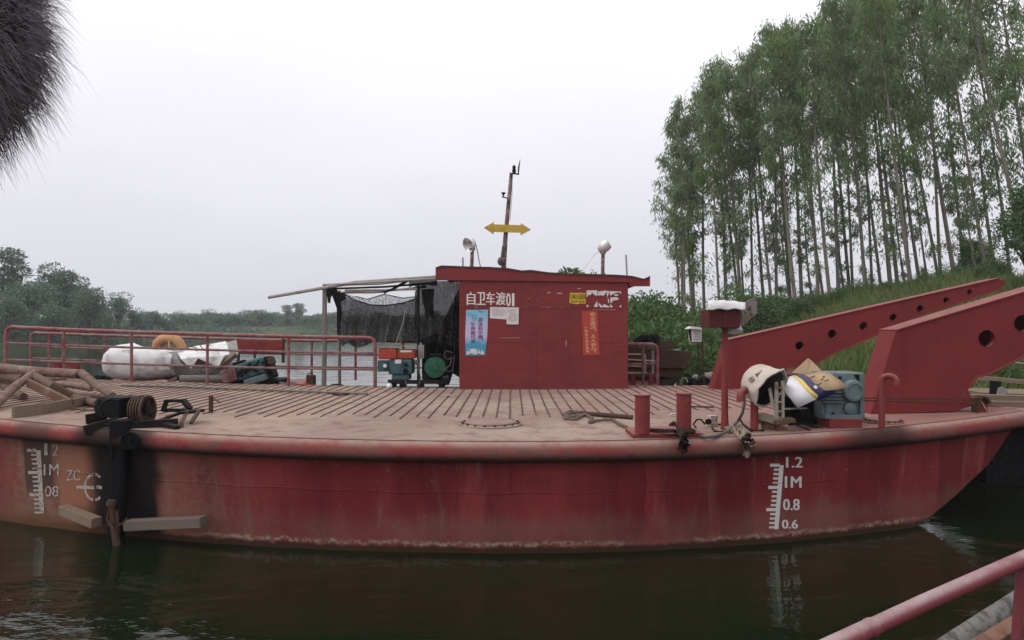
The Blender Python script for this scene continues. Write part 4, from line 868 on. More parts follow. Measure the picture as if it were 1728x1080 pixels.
mb = MB(); loftx(mb, [(187, 603, 622, .12), (191, 590, 633, .3), (203, 582, 639, .36), (220, 579.5, 643, .38), (235, 583.5, 643, .38), (258, 589, 642, .35), (280, 592, 639, .3), (296, 598, 632, .18)], 11.0, .014, 22)
tag(mb.build('sheet_roll', m_sheet, smooth=True), 'big round white bundle of sheeting lying behind the railing', 'bundle')
wr = thing('sheet_pile', U(330, 640, 11.2), 'crumpled grey and white sheeting raised to a point beside the round bundle', 'sheeting')
mb = MB(); loftx(mb, [(258, 594, 628, .1), (264, 592, 634, .25), (285, 590, 639, .3), (312, 592, 641, .32), (340, 600, 641, .3), (372, 606, 638, .25), (392, 612, 632, .1)], 11.3, .02); mb.build('grey_bundle', m_sheet2, wr, smooth=True)
def crumple(quadrows, m, name, Y, parent, amp=.02, th=.006):
    mb = MB(); rows = []
    for j, row in enumerate(quadrows): rows.append([U(x, y, Y + dy) + Vector((0, random.uniform(-amp, amp), random.uniform(-amp, amp) * .5)) for x, y, dy in row])
    mb.sheet(rows); o = mb.build(name, m, parent, smooth=False); s = o.modifiers.new('s', 'SOLIDIFY'); s.thickness = th; return o
crumple([[(300, 591, .1), (330, 584.5, .1), (358, 579, .15), (381, 575, .2)], [(301, 598, -.2), (332, 594, -.25), (360, 590, -.2), (385, 586, -.1)], [(306, 605, -.33), (335, 602, -.36), (366, 601, -.3), (388, 597, -.2)], [(322, 622, -.38), (333, 606, -.38), (368, 619, -.35), (378, 600, -.28)]], m_sheet, 'printed_sheet', 11.2, wr)
crumple([[(356, 583, .3), (385, 577, .3), (400, 573, .3)], [(365, 600, .1), (390, 595, .1), (402, 590, .15)], [(372, 616, -.1), (392, 606, -.1), (401, 598, 0)]], m_sheet2, 'grey_sheet', 11.3, wr)
crumple([[(262, 594, -.3), (280, 593, -.32), (300, 594, -.3)], [(261, 606, -.36), (282, 606, -.38), (301, 606, -.36)], [(262, 616, -.38), (285, 616, -.4), (310, 618, -.38)]], m_sheet2, 'grey_flap', 11.25, wr)
pole('loose_board', [U(366, 622, 10.95), U(398, 597, 11.0)], [.05, .05], m_plank, wr, 4)
mb = MB()
for (a, b, c, d) in ((322, 585, 332, 587), (338, 583, 342, 588), (348, 583, 356, 582), (346, 590, 352, 592), (330, 592, 338, 590), (352, 600, 357, 606), (306, 598, 318, 618), (310, 597, 322, 616)): mb.bar(U(a, b, 10.98), U(c, d, 10.98), .006, .014)
mb.build('printed_letters', mat('wine_ink', (.2, .03, .05), .8), wr)
mb = MB(); mb.tube([U(263, 588, 11.9), U(266, 580, 11.9), U(274, 573, 11.9), U(284, 571.5, 11.9), U(295, 573, 11.9), U(303, 579, 11.9), U(309, 590, 11.9)], [.07, .085, .085, .08, .085, .085, .08], 14); mb.bar(U(284.5, 569, 11.85), U(285.5, 590, 11.78), .03, .03)
tag(mb.build('orange_elbow_pipe', m_orange, smooth=True), 'curved orange pipe bend showing above the white sheeting', 'pipe')
pl = thing('round_log', U(330, 645, 10.75), 'cut grey log with pale end lying in front of the crumpled sheeting', 'log')
mb = MB(); mb.tube([U(303, 640, 10.7), U(345, 639.5, 10.85), U(385, 640, 11.0)], .062, 16); mb.build('trunk', m_post, pl, smooth=True)
mb = MB(); mb.lathe(U(303, 640, 10.7), (U(345, 639.5, 10.85) - U(303, 640, 10.7)) * -1, [(0, .06), (.004, .058)], 16); mb.build('cut_end', m_wood, pl)
mb = MB(); mb.prism([U(279, 648, 10.6), U(284, 641, 10.6), U(294, 636.5, 10.6), U(297, 639, 10.6), U(291, 648, 10.6)], (0, .05, 0)); tag(mb.build('wood_wedge', m_wood), 'thin wedge of wood leaning against the cut log', 'wood')
en = thing('scrap_engine', U(422, 650, 10.8), 'teal engine lying tilted on its side behind the railing', 'engine')
R_ = Matrix.Rotation(rad(-17), 3, 'Y')
def ebox(px, py, w, d, h, m, name, Y=10.8, bev=.02, rot=R_):
    mb = MB(); mb.box(U(px, py, Y), (w, d, h), rot); return mb.build(name, m, en, bevel=bev)
ebox(424, 623, .52, .36, .24, m_teal, 'block'); ebox(392, 633, .22, .3, .2, m_railgrey, 'end_cover', 10.72); ebox(432, 611, .26, .3, .1, m_teal, 'head', 10.8); ebox(436, 640, .34, .32, .1, m_gear, 'sump', 10.75)
ebox(455, 620, .12, .26, .34, m_grease, 'clutch_housing', 10.85); ebox(458, 609, .1, .1, .1, m_belt, 'filter', 10.7, .01); ebox(404, 612, .2, .1, .05, m_grease, 'manifold', 10.7)
mb = MB()
for (x, y) in ((432, 617), (433, 626), (415, 628), (408, 634), (444, 612)): mb.lathe(U(x, y, 10.615), (0, -1, 0), [(0, .022), (.03, .022), (.035, .01)], 10)
for i in range(7): mb.bar(U(396 + i * 5, 638 - i * 2.4, 10.61), U(400 + i * 5, 628 - i * 2.2, 10.6), .018, .02)
mb.build('fittings', m_grease, en)
mb = MB()
for i in range(6):
    a = [U(385 + i * 12 + random.uniform(-5, 5), 624 + random.uniform(-8, 12) - i * 2, 10.62 + random.uniform(-.04, .04)) for _ in range(4)]; mb.tube(a, .012, 6)
mb.build('fuel_lines', m_grease, en, smooth=True)
mb = MB(); mb.pbox(380, 640, 470, 649, 10.75, .5); mb.build('oily_cradle', m_grease, en, bevel=.03)
wj = thing('oil_can', U(523, 652, 10.7), 'brown rusty can standing behind the railing, next to the wooden awning post', 'can')
mb = MB(); mb.pbox(516, 633, 530, 652, 10.7, .12); mb.build('body', m_rust, wj, bevel=.015); mb = MB(); mb.tube([U(518, 633, 10.75), U(520, 630, 10.75), U(526, 630, 10.75), U(528, 633, 10.75)], .008, 6); mb.build('handle', m_rust, wj, smooth=True)
mb = MB(); mb.prism([U(496, 655, 10.5), U(498, 648, 10.5), U(510, 647.5, 10.5), U(516, 650, 10.5), U(534, 652, 10.5), U(536, 655, 10.5)], (0, .2, 0)); tag(mb.build('red_plate_scrap', m_tank, bevel=.006), 'flat orange red metal scrap lying by the rusty can', 'scrap')
for i, (x0, x1, lab) in enumerate(((155, 190, 'dark pile of rags between railing and white bundle'), (463, 500, 'low grey rubble heap beside the tilted engine'), (562, 575, 'small dark scrap at the foot of the thin awning post'))):
    mb = MB()
    for k in range(9): mb.ball(U(random.uniform(x0, x1), 645 + (8 if x0 > 500 else 4 if x0 > 400 else -6), 10.75 + random.uniform(0, .2)), (random.uniform(.03, .09), .06, random.uniform(.02, .05)), 8, 6, .2)
    tag(mb.build('rag_pile' if i == 0 else 'rubble_heap', m_rag if i != 1 else m_post), lab, 'heap')
pole_ = lambda nm, pts, r, m, lab, cat, n=9: tag(pole(nm, pts, r, m, None, n), lab, cat)
pole_('loose_pipe', [on_deck(205, 650, .02), on_deck(300, 652, .03), on_deck(430, 657, .03), on_deck(620, 664, .03)], .017, m_post, 'very long thin pale pipe lying along the tread strips under the railing', 'pipe')
pole_('loose_rope', [on_deck(556, 663, .02), on_deck(575, 661, .03), on_deck(590, 664, .02), on_deck(572, 667, .02), on_deck(560, 664, .02)], .012, m_brope, 'small dark rope ring on the strips near the wooden awning post', 'rope', 6)

# ---------------------------------------------------------------- poles piled at the near end
wp = lambda px, py, Y: U(px, py, Y)
lg = thing('support_trestle', on_deck(-40, 690), 'crossed round poles holding up a long thick log at the near deck end', 'trestle')
pole('propped_pole', [on_deck(-15, 690, .03), wp(22, 655, 7.6), wp(58, 629, 7.9)], [.048, .046, .042], m_oldred, lg, 12)
pole('propped_pole', [wp(-5, 645, 8.3), on_deck(40, 670, .04)], [.045, .045], m_bark, lg, 10)
pole('fallen_pole', [wp(55, 633, 7.9), wp(90, 651, 7.65), on_deck(124, 671, .05), on_deck(165, 681, .05)], [.046, .046, .046, .042], m_bark, lg, 12)
mb = MB(); mb.bar(wp(48, 646, 7.75), on_deck(122, 682, .05), .04, .09); mb.build('flat_brace', m_brown, lg, bevel=.006)
pole('fallen_pole', [wp(-6, 632, 8.2), wp(40, 640, 8.0)], [.06, .06], m_bark, lg, 10)
tl = thing('long_log', wp(60, 632, 8.1), 'long thick weathered log lying across the trestle poles', 'log')
pole('trunk', [wp(-60, 617, 8.2), wp(0, 621, 8.1), wp(60, 627, 8.0), wp(136, 631, 7.95)], [.056, .055, .054, .051], m_oldred, tl, 14)
mb = MB(); mb.tube([wp(134.5, 631, 7.95), wp(138.5, 631.4, 7.94)], [.053, .049], 14); mb.build('charred_end', m_grease, tl)
pole_('leaning_pole', [wp(137, 629, 7.9), wp(165, 652, 7.2), wp(190, 668, 6.62)], [.045, .042, .035], m_bark, 'thin dark pole leaning from the log end down onto the pulley machine', 'pole', 10)
pole_('lying_pole', [on_deck(85, 648, .04), on_deck(120, 649, .04), on_deck(155, 655, .04)], .035, m_oldred, 'pinkish pole lying on the strips behind the leaning pole', 'pole')
pole_('lying_pole', [on_deck(122, 664, .04), on_deck(178, 670, .04)], .035, m_oldred, 'short pinkish pole end lying beside the black pulley machine', 'pole')
pole_('lying_pole', [on_deck(-20, 648, .04), on_deck(50, 641, .03), on_deck(110, 638, .03)], .04, m_oldred, 'pale pole lying flat under the long thick log', 'pole')
mb = MB(); q = [on_deck(22, 706, .0), on_deck(70, 700, .0), on_deck(120, 690, .0), on_deck(150, 683, 0)]
for k in range(3): mb.bar(q[k] + Vector((0, 0, .055)), q[k + 1] + Vector((0, 0, .055)), .035, .11 - .012 * k)
tag(mb.build('plank', m_plank), 'warped tan plank set on edge in front of the trestle poles', 'plank')
pole_('lying_stick', [on_deck(30, 691, .02), on_deck(70, 687, .02), on_deck(105, 681, .02)], [.01, .022, .02], m_bark, 'thin stick lying behind the warped tan plank', 'stick', 7)
pole_('lying_stick', [on_deck(118, 689, .01), on_deck(160, 693, .01)], .012, m_bark, 'thin stick between the tan plank and the black machine', 'stick', 7)
pk = thing('deck_pipe_stub', on_deck(356, 697), 'short rusty upright stub standing alone on the open deck', 'stub')
mb = MB(); c = on_deck(356, 697); mb.box(c + Vector((0, 0, .09)), (.035, .035, .18)); mb.build('upright', m_rust, pk, bevel=.004); mb = MB(); mb.tube([c + Vector((.02, 0, .15)), c + Vector((.10, 0, .10))], .006, 6); mb.build('hook', m_rust, pk)

# ---------------------------------------------------------------- black pulley machine at the near end
wn_ = thing('pulley_winch', on_deck(205, 716), 'oily black winch gearbox with a four groove brown belt pulley at the deck edge', 'winch')
R2 = Matrix.Rotation(rad(-14), 3, 'Z'); wc = lambda px, py, Y=6.25: U(px, py, Y)
mb = MB(); mb.box(wc(200, 687, 6.3), (.24, .24, .17), R2); mb.box(wc(203, 670.5, 6.3), (.27, .22, .02), R2); mb.build('gearbox', m_grease, wn_, bevel=.02)
mb = MB(); mb.lathe(wc(177, 686, 6.32), R2 @ Vector((-1, -.1, 0)), [(-.02, .1), (.03, .095), (.06, .06), (.075, .03)], 20); mb.build('bearing_cover', m_grease, wn_, smooth=True)
mb = MB(); mb.tube([wc(176, 705, 6.15), wc(168, 690, 6.12), wc(175, 678, 6.12), wc(188, 672, 6.14)], .012, 8); mb.build('oil_pipe', m_steel, wn_, smooth=True)
pa = Vector((.99, -.08, .02)); pc = wc(239, 692, 6.22)
prof = [(-.06, .02), (-.06, .118)]
for k in range(4): a = -.055 + k * .026; prof += [(a, .130), (a + .006, .130), (a + .011, .112), (a + .018, .112), (a + .024, .130)]
prof += [(.062, .132), (.066, .122), (.066, .108), (.03, .104), (.022, .04)]
mb = MB(); mb.lathe(pc, pa, prof, 40, True); pu_ = mb.build('pulley', m_belt, wn_, smooth=True)
mb = MB(); pn_ = pa.normalized(); mb.lathe(pc + pn_ * .02, pa, [(0, .042), (.04, .04), (.045, .02)], 18)
for k in range(3):
    a = k * 2.09 + .5; x_ = pn_.cross(Vector((0, 0, 1))).normalized(); y_ = pn_.cross(x_); d_ = x_ * math.cos(a) + y_ * math.sin(a); mb.bar(pc + pn_ * .035 + d_ * .03, pc + pn_ * .035 + d_ * .108, .03, .014, pn_)
mb.build('hub_and_spokes', m_steel, pu_)
mb = MB(); mb.tube([wc(210, 686, 6.28), pc], .028, 12); mb.build('shaft', m_steel, wn_, smooth=True)
mb = MB(); mb.bar(wc(142, 727, 5.98), wc(200, 711, 6.1), .03, .085); mb.bar(wc(145, 709, 6.2), wc(180, 703, 6.35), .02, .1); mb.bar(wc(160, 715, 6.12), wc(206, 717, 6.0), .07, .025); mb.bar(wc(205, 718, 6.0), wc(300, 712, 6.15), .06, .06); mb.bar(wc(262, 712, 6.15), wc(300, 722, 6.0), .05, .035); mb.bar(wc(185, 714, 6.3), wc(255, 706, 6.4), .05, .05)
mb.build('base_frame', m_steel, wn_, bevel=.003)
mb = MB(); mb.box(wc(205, 724, 5.97), (.16, .1, .16)); mb.build('drive_leg', m_grease, wn_, bevel=.01)
mb = MB(); mb.lathe(wc(221, 743, 5.86), (.1, -1, 0), [(0, .075), (.03, .075), (.032, .06), (.015, .055), (.015, .02), (.04, .018)], 24); mb.build('lower_sprocket', m_grease, wn_, smooth=True)
bs_ = thing('bent_bracket', on_deck(305, 712), 'rusty bent steel hoop bracket and flat straps lying beside the pulley', 'bracket')
mb = MB(); mb.bar(wc(275, 694, 6.5), wc(281, 677, 6.5), .05, .03); mb.bar(wc(279, 676.5, 6.5), wc(311, 676, 6.5), .05, .028); mb.bar(wc(309, 675, 6.5), wc(321, 690, 6.45), .05, .035); mb.bar(wc(278, 692, 6.5), wc(314, 692.5, 6.5), .05, .03); mb.build('hoop', m_steel, bs_, bevel=.003)
mb = MB(); mb.bar(wc(268, 710, 6.3), wc(306, 696, 6.42), .06, .02); mb.bar(wc(306, 697, 6.3), wc(340, 692, 6.5), .09, .025); mb.build('strap', m_steel, bs_); mb = MB(); mb.bar(wc(303, 719, 6.1), wc(317, 692, 6.35), .03, .01); mb.bar(wc(307, 724, 6.08), wc(307, 714, 6.1), .03, .02); mb.bar(wc(322, 714, 6.25), wc(337, 691, 6.4), .03, .02); mb.build('flat_bar', m_belt, bs_)
# rudder trunk, rod and fenders against the hull
sg = thing('shaft_guide', on_hull(210, 890, .1), 'black stained vertical shaft guide running down the hull into the water', 'shaft')
mb = MB(); q0 = on_hull(205, 752, .06); q1 = on_hull(205, 897, .06); mb.bar(q0 + Vector((-.015, .02, .04)), Vector((q1.x - .015, q0.y + .02, -.25)), .13, .10, (0, 1, 0)); mb.build('casing', m_grease, sg, bevel=.03)
mb = MB(); a = on_hull(187, 742, .12); b_ = on_hull(189, 852, .12); mb.bar(a, b_, .02, .02, (0, 1, 0)); mb.build('angle_edge', m_steel, sg)
mb = MB(); a = on_hull(188, 852, .17); mb.tube([a, on_hull(192, 888, .2), on_hull(199, 928, .25)], [.026, .03, .032], 10); a = on_hull(198, 862, .18); mb.tube([a, on_hull(200, 900, .2)], .015, 8)
mb.lathe(on_hull(188, 853, .17), (.1, 0, 1), [(0, .04), (.03, .042), (.05, .03)], 12); mb.lathe(on_hull(191, 886, .2), (.1, 0, 1), [(0, .045), (.03, .045)], 12); rr_ = mb.build('rusty_rod', m_rust, sg, smooth=True)
mb = MB(); mb.tube([on_hull(184, 858, .2), on_hull(180, 876, .24), on_hull(192, 893, .28), on_hull(210, 880, .25), on_hull(214, 874, .2)], .007, 6); mb.build('chain_loop', m_rust, rr_, smooth=True)
def beam(p, q, w, h, m, lab):
    mb = MB(); mb.bar(p, q, w, h); return tag(mb.build('timber_beam', m, bevel=.006), lab, 'timber')
beam(on_hull(107, 860, .09), on_hull(163, 882, .22), .09, .085, m_plank, 'short squared timber floating end on beside the load line mark')
beam(on_hull(215, 886, .16), on_hull(344, 880, .16), .10, .085, m_wood, 'long grey timber beam floating against the hull past the black stain')

# ---------------------------------------------------------------- ramp arms
def ramp_arm(Y, poly, holes, th, lab):
    r = thing('ramp_arm', U(poly[0][0], poly[0][1], Y), lab, 'ramp arm')
    P = [U(x, y, Y) for x, y in poly]; n = len(P)
    vs, fs = curve_mesh([[(p.x, p.z) for p in P]] + [[(U(x, y, Y).x + rr * math.cos(a * math.pi / 12), U(x, y, Y).z + rr * math.sin(a * math.pi / 12)) for a in range(24)] for x, y, rr in holes])
    mb = MB(); mb.add([(v.x, Y, v.y) for v in vs], fs); o = mb.build('side_plate', m_arm, r); sm = o.modifiers.new('s', 'SOLIDIFY'); sm.thickness = .012; sm.offset = 0
    for x, y, rr in holes:
        mb = MB(); c = U(x, y, Y); mb.lathe(c, (0, 1, 0), [(-.010, rr * .985), (-.010, rr * 1.07), (.0, rr * 1.07), (.05, rr * 1.0), (.05, rr * .97), (-.010, rr * .97)], 28, False); mb.build('hole_rim', m_arm, o, smooth=True)
    mb = MB(); mb.prism([p + Vector((0, th - .01, 0)) for p in P], (0, .012, 0)); mb.build('back_plate', m_arm, r)
    for nm, idx in (('end_plate', (0, 1)), ('top_flange', (1, 2))):
        a, b = P[idx[0]], P[idx[1]]; mb = MB(); ext = -.018 if nm == 'top_flange' else 0
        d = (b - a).normalized(); nrm = Vector((-d.z, 0, d.x)); nrm = nrm if nrm.z > 0 or nm == 'end_plate' else -nrm
        o_ = nrm * (.014 if nm == 'top_flange' else .002)
        mb.prism([a + o_ + Vector((0, ext, 0)), b + o_ + Vector((0, ext, 0)), b + Vector((0, ext, 0)), a + Vector((0, ext, 0))] if nm == 'top_flange' else [a + nrm * .004, b + nrm * .004, b, a], (0, th + .012 - ext, 0)); mb.build(nm, m_arm, r)
    mb = MB()
    for i in range(2, n):
        a, b = P[i], P[(i + 1) % n]; mb.add([a + Vector((0, .004, 0)), b + Vector((0, .004, 0)), b + Vector((0, th, 0)), a + Vector((0, th, 0))], [(0, 1, 2, 3)])
    mb.build('bottom_flange', m_arm, r)
    mb = MB(); e = [p * 1 for p in P[3:-1]]
    for i in range(len(e) - 1): mb.bar(e[i] + Vector((0, -.008, 0)), e[i + 1] + Vector((0, -.008, 0)), .02, .014)
    mb.build('edge_bead', m_arm, r)
    return r
na = ramp_arm(6.95, [(1470, 699), (1512, 558.5), (2090, 386), (2110, 398), (1728, 601), (1668, 632), (1648, 636), (1634, 655), (1618, 693)], [(1664, 571, .083), (1724, 545.5, .083), (1790, 517, .083), (1850, 492, .08)], .30, 'near red ramp arm, a big girder with two round holes running out of view')
fa = ramp_arm(9.9, [(1203, 661), (1229.5, 574.5), (1686, 470.5), (1691, 487), (1556, 532), (1400, 600), (1350, 632), (1330, 661)], [(1349, 583.5, .062), (1404, 563.5, .062), (1457, 550, .056), (1507, 535.5, .053), (1552.5, 520.5, .05), (1596, 506.5, .042), (1636, 492.5, .036)], .26, 'far red ramp arm with a row of round holes, in front of the wood')
mb = MB(); mb.lathe(U(1690, 478, 9.95), (0, 1, 0), [(0, .05), (.2, .05)], 14); mb.build('tip_roller', m_arm, fa, smooth=True)
mb = MB(); mb.prism([U(1632, 655, 6.93), U(1646, 684, 6.93), U(1614, 692, 6.93)], (0, .02, 0)); mb.build('gusset', m_arm, na)

# ---------------------------------------------------------------- lamp box and fittings on the bank end of the deck
m_maroon = mat('maroon_box', (.085, .016, .018), .6, 0, .25, [((.06, .012, .014), 5, .45, .7)])  # red of the box, set darker than the red of its post
lb = thing('lamp_box', on_deck(1223, 725), 'dark red lamp box on a red post under a white cloth cover', 'lamp box')
lc = on_deck(1223, 725); LY = lc.y
mb = MB(); mb.tube([lc, lc + Vector((0, 0, .12)), U(1223, 551, LY)], [.036, .029, .026], 14); mb.build('post', m_red, lb, smooth=True)
mb = MB(); mb.pbox(1197, 522, 1249, 553, LY - .12, .28); bx_ = mb.build('box', m_maroon, lb, bevel=.005)
mb = MB(); mb.pbox(1222.7, 522, 1223.6, 553, LY - .124, .01); mb.build('seam', m_red, bx_)
mb = MB(); rows = []
for j in range(6):
    r = []
    for i in range(13):
        x = 1195 + 63 * i / 12; yy = [519, 512.5, 509, 507.5, 508, 511][j] + .7 * math.sin(i * 1.7 + j) + (3 * (i / 12) ** 3) - 1.0 * math.sin(math.pi * i / 12) + random.uniform(-.4, .4); r.append(U(x, yy if j else 521 + 1.5 * math.sin(i * 1.3), LY - .15 + .07 * j))
    rows.append(r)
mb.sheet(rows); o = mb.build('cloth_cover', m_sheet, lb, smooth=True); s = o.modifiers.new('s', 'SOLIDIFY'); s.thickness = .008
mb = MB(); mb.lathe(U(1241, 555.5, LY - .02), (0, -.3, -1), [(-.02, .05), (.02, .06), (.03, .05)], 18); mb.build('lens', m_glass, bx_, smooth=True)
mb = MB(); vs, fs = curve_mesh([[(U(x, y, LY).x, U(x, y, LY).z) for x, y in ((1251, 518), (1257, 512), (1280, 501), (1284, 504), (1283, 528), (1268, 540), (1254, 551), (1249, 548), (1255, 536))]] + [[(U(x, y, LY).x + .014 * math.cos(a * .63), U(x, y, LY).z + .014 * math.sin(a * .63)) for a in range(10)] for x, y in ((1267, 522), (1261, 528), (1273, 531), (1270, 519))])
mb.add([(v.x, LY - .02 + (v.x - lc.x) * .35, v.y) for v in vs], fs); o = mb.build('perforated_flap', mat('flap_grey', (.22, .18, .165), .7, 0, .3, [((.12, .08, .07), 12, .45, .65)]), lb); s = o.modifiers.new('s', 'SOLIDIFY'); s.thickness = .012
mx_ = thing('meter_box', U(1187, 658, 11.2), 'small white louvred box on thin rusty legs in front of the bushes', 'box')
mb = MB(); mb.pbox(1166, 555, 1184, 577, 11.2, .16); cs_ = mb.build('case', m_white, mx_, bevel=.006)
mb = MB(); mb.prism([U(1161, 555, 11.15), U(1168, 551, 11.15), U(1183, 552.5, 11.15), U(1185, 556, 11.15)], (0, .25, 0)); mb.build('lid', m_white, mx_)
mb = MB(); mb.prism([U(1162, 556, 11.19), U(1166, 556, 11.19), U(1167.5, 576, 11.19), U(1165, 576, 11.19)], (0, .01, 0)); mb.build('dark_open_side', m_grease, mx_)  # black plate stands in for the shaded inside of the case
for k in range(6):
    mb = MB(); mb.pbox(1171, 558.5 + k * 2.8, 1182.5, 559.6 + k * 2.8, 11.192, .01); mb.build('louvre', m_sheet2, cs_)
for a, b in (((1185, 577), (1189, 661)), ((1177, 577), (1179, 640))):
    mb = MB(); mb.tube([U(*a, 11.25), U(*b, 11.25)], .016 if a[0] > 1180 else .01, 8); mb.build('leg', m_rust, mx_, smooth=True)
mb = MB(); mb.tube([U(1183, 577.5, 11.2), U(1218, 577, 11.2)], .008, 6); mb.build('wire', m_rust, mx_)
def goose(px, py, top, R, side, lab, rad_=.038):
    c = on_deck(px, py); r = thing('vent_pipe', c, lab, 'pipe'); zt = U(px, top, c.y).z - R
    pts = [c, Vector((c.x, c.y, zt))] + [Vector((c.x + side * R * (1 - math.cos(a)), c.y - .01 * i, zt + R * math.sin(a))) for i, a in enumerate([math.pi * k / 8 for k in range(1, 9)])]
    pts.append(pts[-1] - Vector((0, 0, .03))); mb = MB(); mb.tube(pts, rad_, 14); mb.build('pipe', m_red, r, smooth=True); return r
goose(1273, 727, 656, .07, -1, 'scratched red goose neck vent pipe close to the sack', .033); goose(1488, 723, 634, .045, 1, 'tall red vent pipe with bent top standing before the near ramp arm', .026)
sb_ = thing('switch_box', on_deck(1206, 722), 'small grey socket box with cables at the foot of the lamp box post', 'box')
c = on_deck(1206, 720); mb = MB(); mb.box(c + Vector((-.02, 0, .06)), (.075, .06, .085), Matrix.Rotation(.3, 3, 'Z')); mb.build('case', m_dim, sb_, bevel=.006)
mb = MB(); mb.lathe(c + Vector((-.06, -.03, .05)), (-.6, -1, 0), [(0, .026), (.03, .026)], 14); mb.build('socket', m_grease, sb_, smooth=True)
mb = MB(); mb.tube([U(1190, 716, LY), U(1183, 708, LY), U(1176, 708, LY), U(1170, 716, LY), U(1175, 722, LY)], .008, 6); mb.build('cable', m_grease, sb_, smooth=True)
mb = MB(); q = [U(1256, 664, 6.35), U(1256, 680, 6.3), U(1253, 697, 6.3), U(1245, 711, 6.35), on_deck(1228, 728, .03), on_deck(1208, 736, .012), on_deck(1190, 738, .012), on_deck(1178, 735, .012)]; mb.tube(q, .013, 8)
tag(mb.build('hose', m_cable, smooth=True), 'grey hose looping from the goose neck vent down to the deck', 'hose')
mb = MB(); mb.tube([U(1248, 706, 6.4), U(1254, 716, 6.35), on_deck(1268, 727, .015), on_deck(1288, 726, .01)], .009, 6); mb.tube([on_deck(1202, 722, .012), on_deck(1207, 728, .01), on_deck(1222, 728, .01), on_deck(1222, 716, .012), on_deck(1200, 716, .012)], .008, 6); tag(mb.build('electric_cable', m_grease, smooth=True), 'thin black cable coiled around the lamp box post', 'cable')
def strands(pts, n, sp, r, name, m, lab, cat):
    mb = MB()
    for i in range(n):
        ph = random.uniform(0, 6.28); mb.tube([Vector(p) + Vector((math.cos(ph + k * 1.3) * sp * random.uniform(.3, 1.2), math.sin(ph + k) * sp * .5, math.sin(ph + k * 1.3) * sp * random.uniform(.3, 1.2))) for k, p in enumerate(pts)], r, 5)
    return tag(mb.build(name, m, smooth=True), lab, cat)
strands([on_deck(1232, 726, .02), on_deck(1245, 728, .025), on_deck(1256, 735, .02), on_deck(1262, 742, .03), on_hull(1264, 752, .13), on_hull(1259, 762, .13)], 22, .045, .007, 'frayed_rope', m_hemp, 'pale frayed rope end hanging over the fender below the goose neck vent', 'rope')
strands([on_deck(1147, 727, .06), on_deck(1152, 732, .06), on_deck(1155, 742, .04), on_hull(1155, 750, .14), on_hull(1153, 758, .15)], 18, .035, .008, 'frayed_rope', m_brope, 'black frayed rope tail hanging over the fender by the bollards', 'rope')
mb = MB(); c = on_deck(1154, 727, .055)
mb.tube([on_deck(1098, 726, .05), on_deck(1120, 727, .06), on_deck(1134, 727, .07)] + [c + Vector((.078 * math.cos(a), .078 * math.sin(a), .0)) for a in [3.4 + .5 * k for k in range(8)]], .016, 8)
mb.tube([U(1134, 724, 6.1), U(1132, 717, 6.1), U(1137, 714, 6.08), U(1143, 718, 6.06), U(1140, 725, 6.05), U(1150, 728, 6.0), U(1166, 727, 6.0)], .02, 8)
tag(mb.build('mooring_rope', m_brope, smooth=True), 'dark knotted rope wound round one post of the bollard', 'rope')
tag(pole('steel_rod', [on_deck(982, 697, .025), on_deck(1067, 704, .025)], .022, m_rust, None), 'rusty rod lying on the deck with a chain at one end', 'rod')
mb = MB(); q = [on_deck(x, y, .018) for x, y in ((984, 695), (962, 694), (952, 699), (958, 705), (974, 702), (986, 700), (970, 708), (952, 706), (960, 698), (980, 696), (1000, 706), (994, 713), (1006, 710), (1034, 708), (1044, 716), (1060, 722))]
for i in range(len(q) - 1):
    n_ = max(1, int((q[i + 1] - q[i]).length / .045))
    for k in range(n_): p = q[i].lerp(q[i + 1], (k + .1) / n_); s = q[i].lerp(q[i + 1], (k + .95) / n_); mb.tube([p, (p + s) / 2 + Vector((0, .0, .004)), s], [.010, .016, .010], 6)
tag(mb.build('chain', m_rope, smooth=True), 'rusty chain tangled from the rod to the bollard base', 'chain')
tag(pole('thin_rod', [on_deck(1167, 686, .03), on_deck(1205, 687, .03)], .010, m_rust, None, 6), 'thin rusty rod on the strips behind the bollard post', 'rod')
# litter on the deck
for px, py, lab in ((1135, 700, 'small pale paper scrap on the deck between the bollard posts'), (757, 668, 'tiny white scrap on the strips below the blue poster'), (684, 665, 'tiny white scrap on the strips below the generator')):
    c = on_deck(px, py, .02); mb = MB(); mb.prism([c + Vector(v) for v in ((-.04, 0, 0), (0, -.02, .012), (.05, .01, 0), (.01, .03, .01))], (0, 0, .004)); tag(mb.build('paper_scrap', m_paper), lab, 'litter')

# ---------------------------------------------------------------- covered winch
wx = thing('covered_winch', on_deck(1370, 733), 'winch with a blue grey gearbox on a red plinth and pale open frame', 'winch')
gY = 6.25
mb = MB(); mb.pbox(1400, 707, 1455.5, 739, gY - .2, .34); mb.build('plinth', m_red, wx, bevel=.006)
mb = MB(); mb.pbox(1394, 629, 1458.5, 706, gY - .12, .3); gb_ = mb.build('gearbox', m_gear, wx, bevel=.012)
mb = MB(); mb.pbox(1386, 667, 1400, 707, gY - .1, .26)
for k in range(4): mb.pbox(1392, 661 + k * 5.5, 1424, 664 + k * 5.5, gY - .15, .06)
mb.pbox(1392, 700, 1460, 707, gY - .16, .34); mb.pbox(1452, 630, 1459.5, 706, gY - .15, .05); mb.build('ribs', m_gear, gb_, bevel=.005)
mb = MB(); mb.lathe(U(1435.5, 659, gY - .1), (0, -1, 0), [(0, .098), (.06, .096), (.075, .085), (.078, .062), (.07, .058), (.07, .001)], 36); mb.lathe(U(1431, 688, gY - .1), (0, -1, 0), [(0, .055), (.05, .052), (.06, .03)], 24); mb.build('cover_disc', m_gear, gb_, smooth=True)
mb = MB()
for x, y in ((1417, 637), (1450, 637), (1405, 698)): mb.lathe(U(x, y, gY - .118), (0, -1, 0), [(0, .013), (.012, .013)], 8)
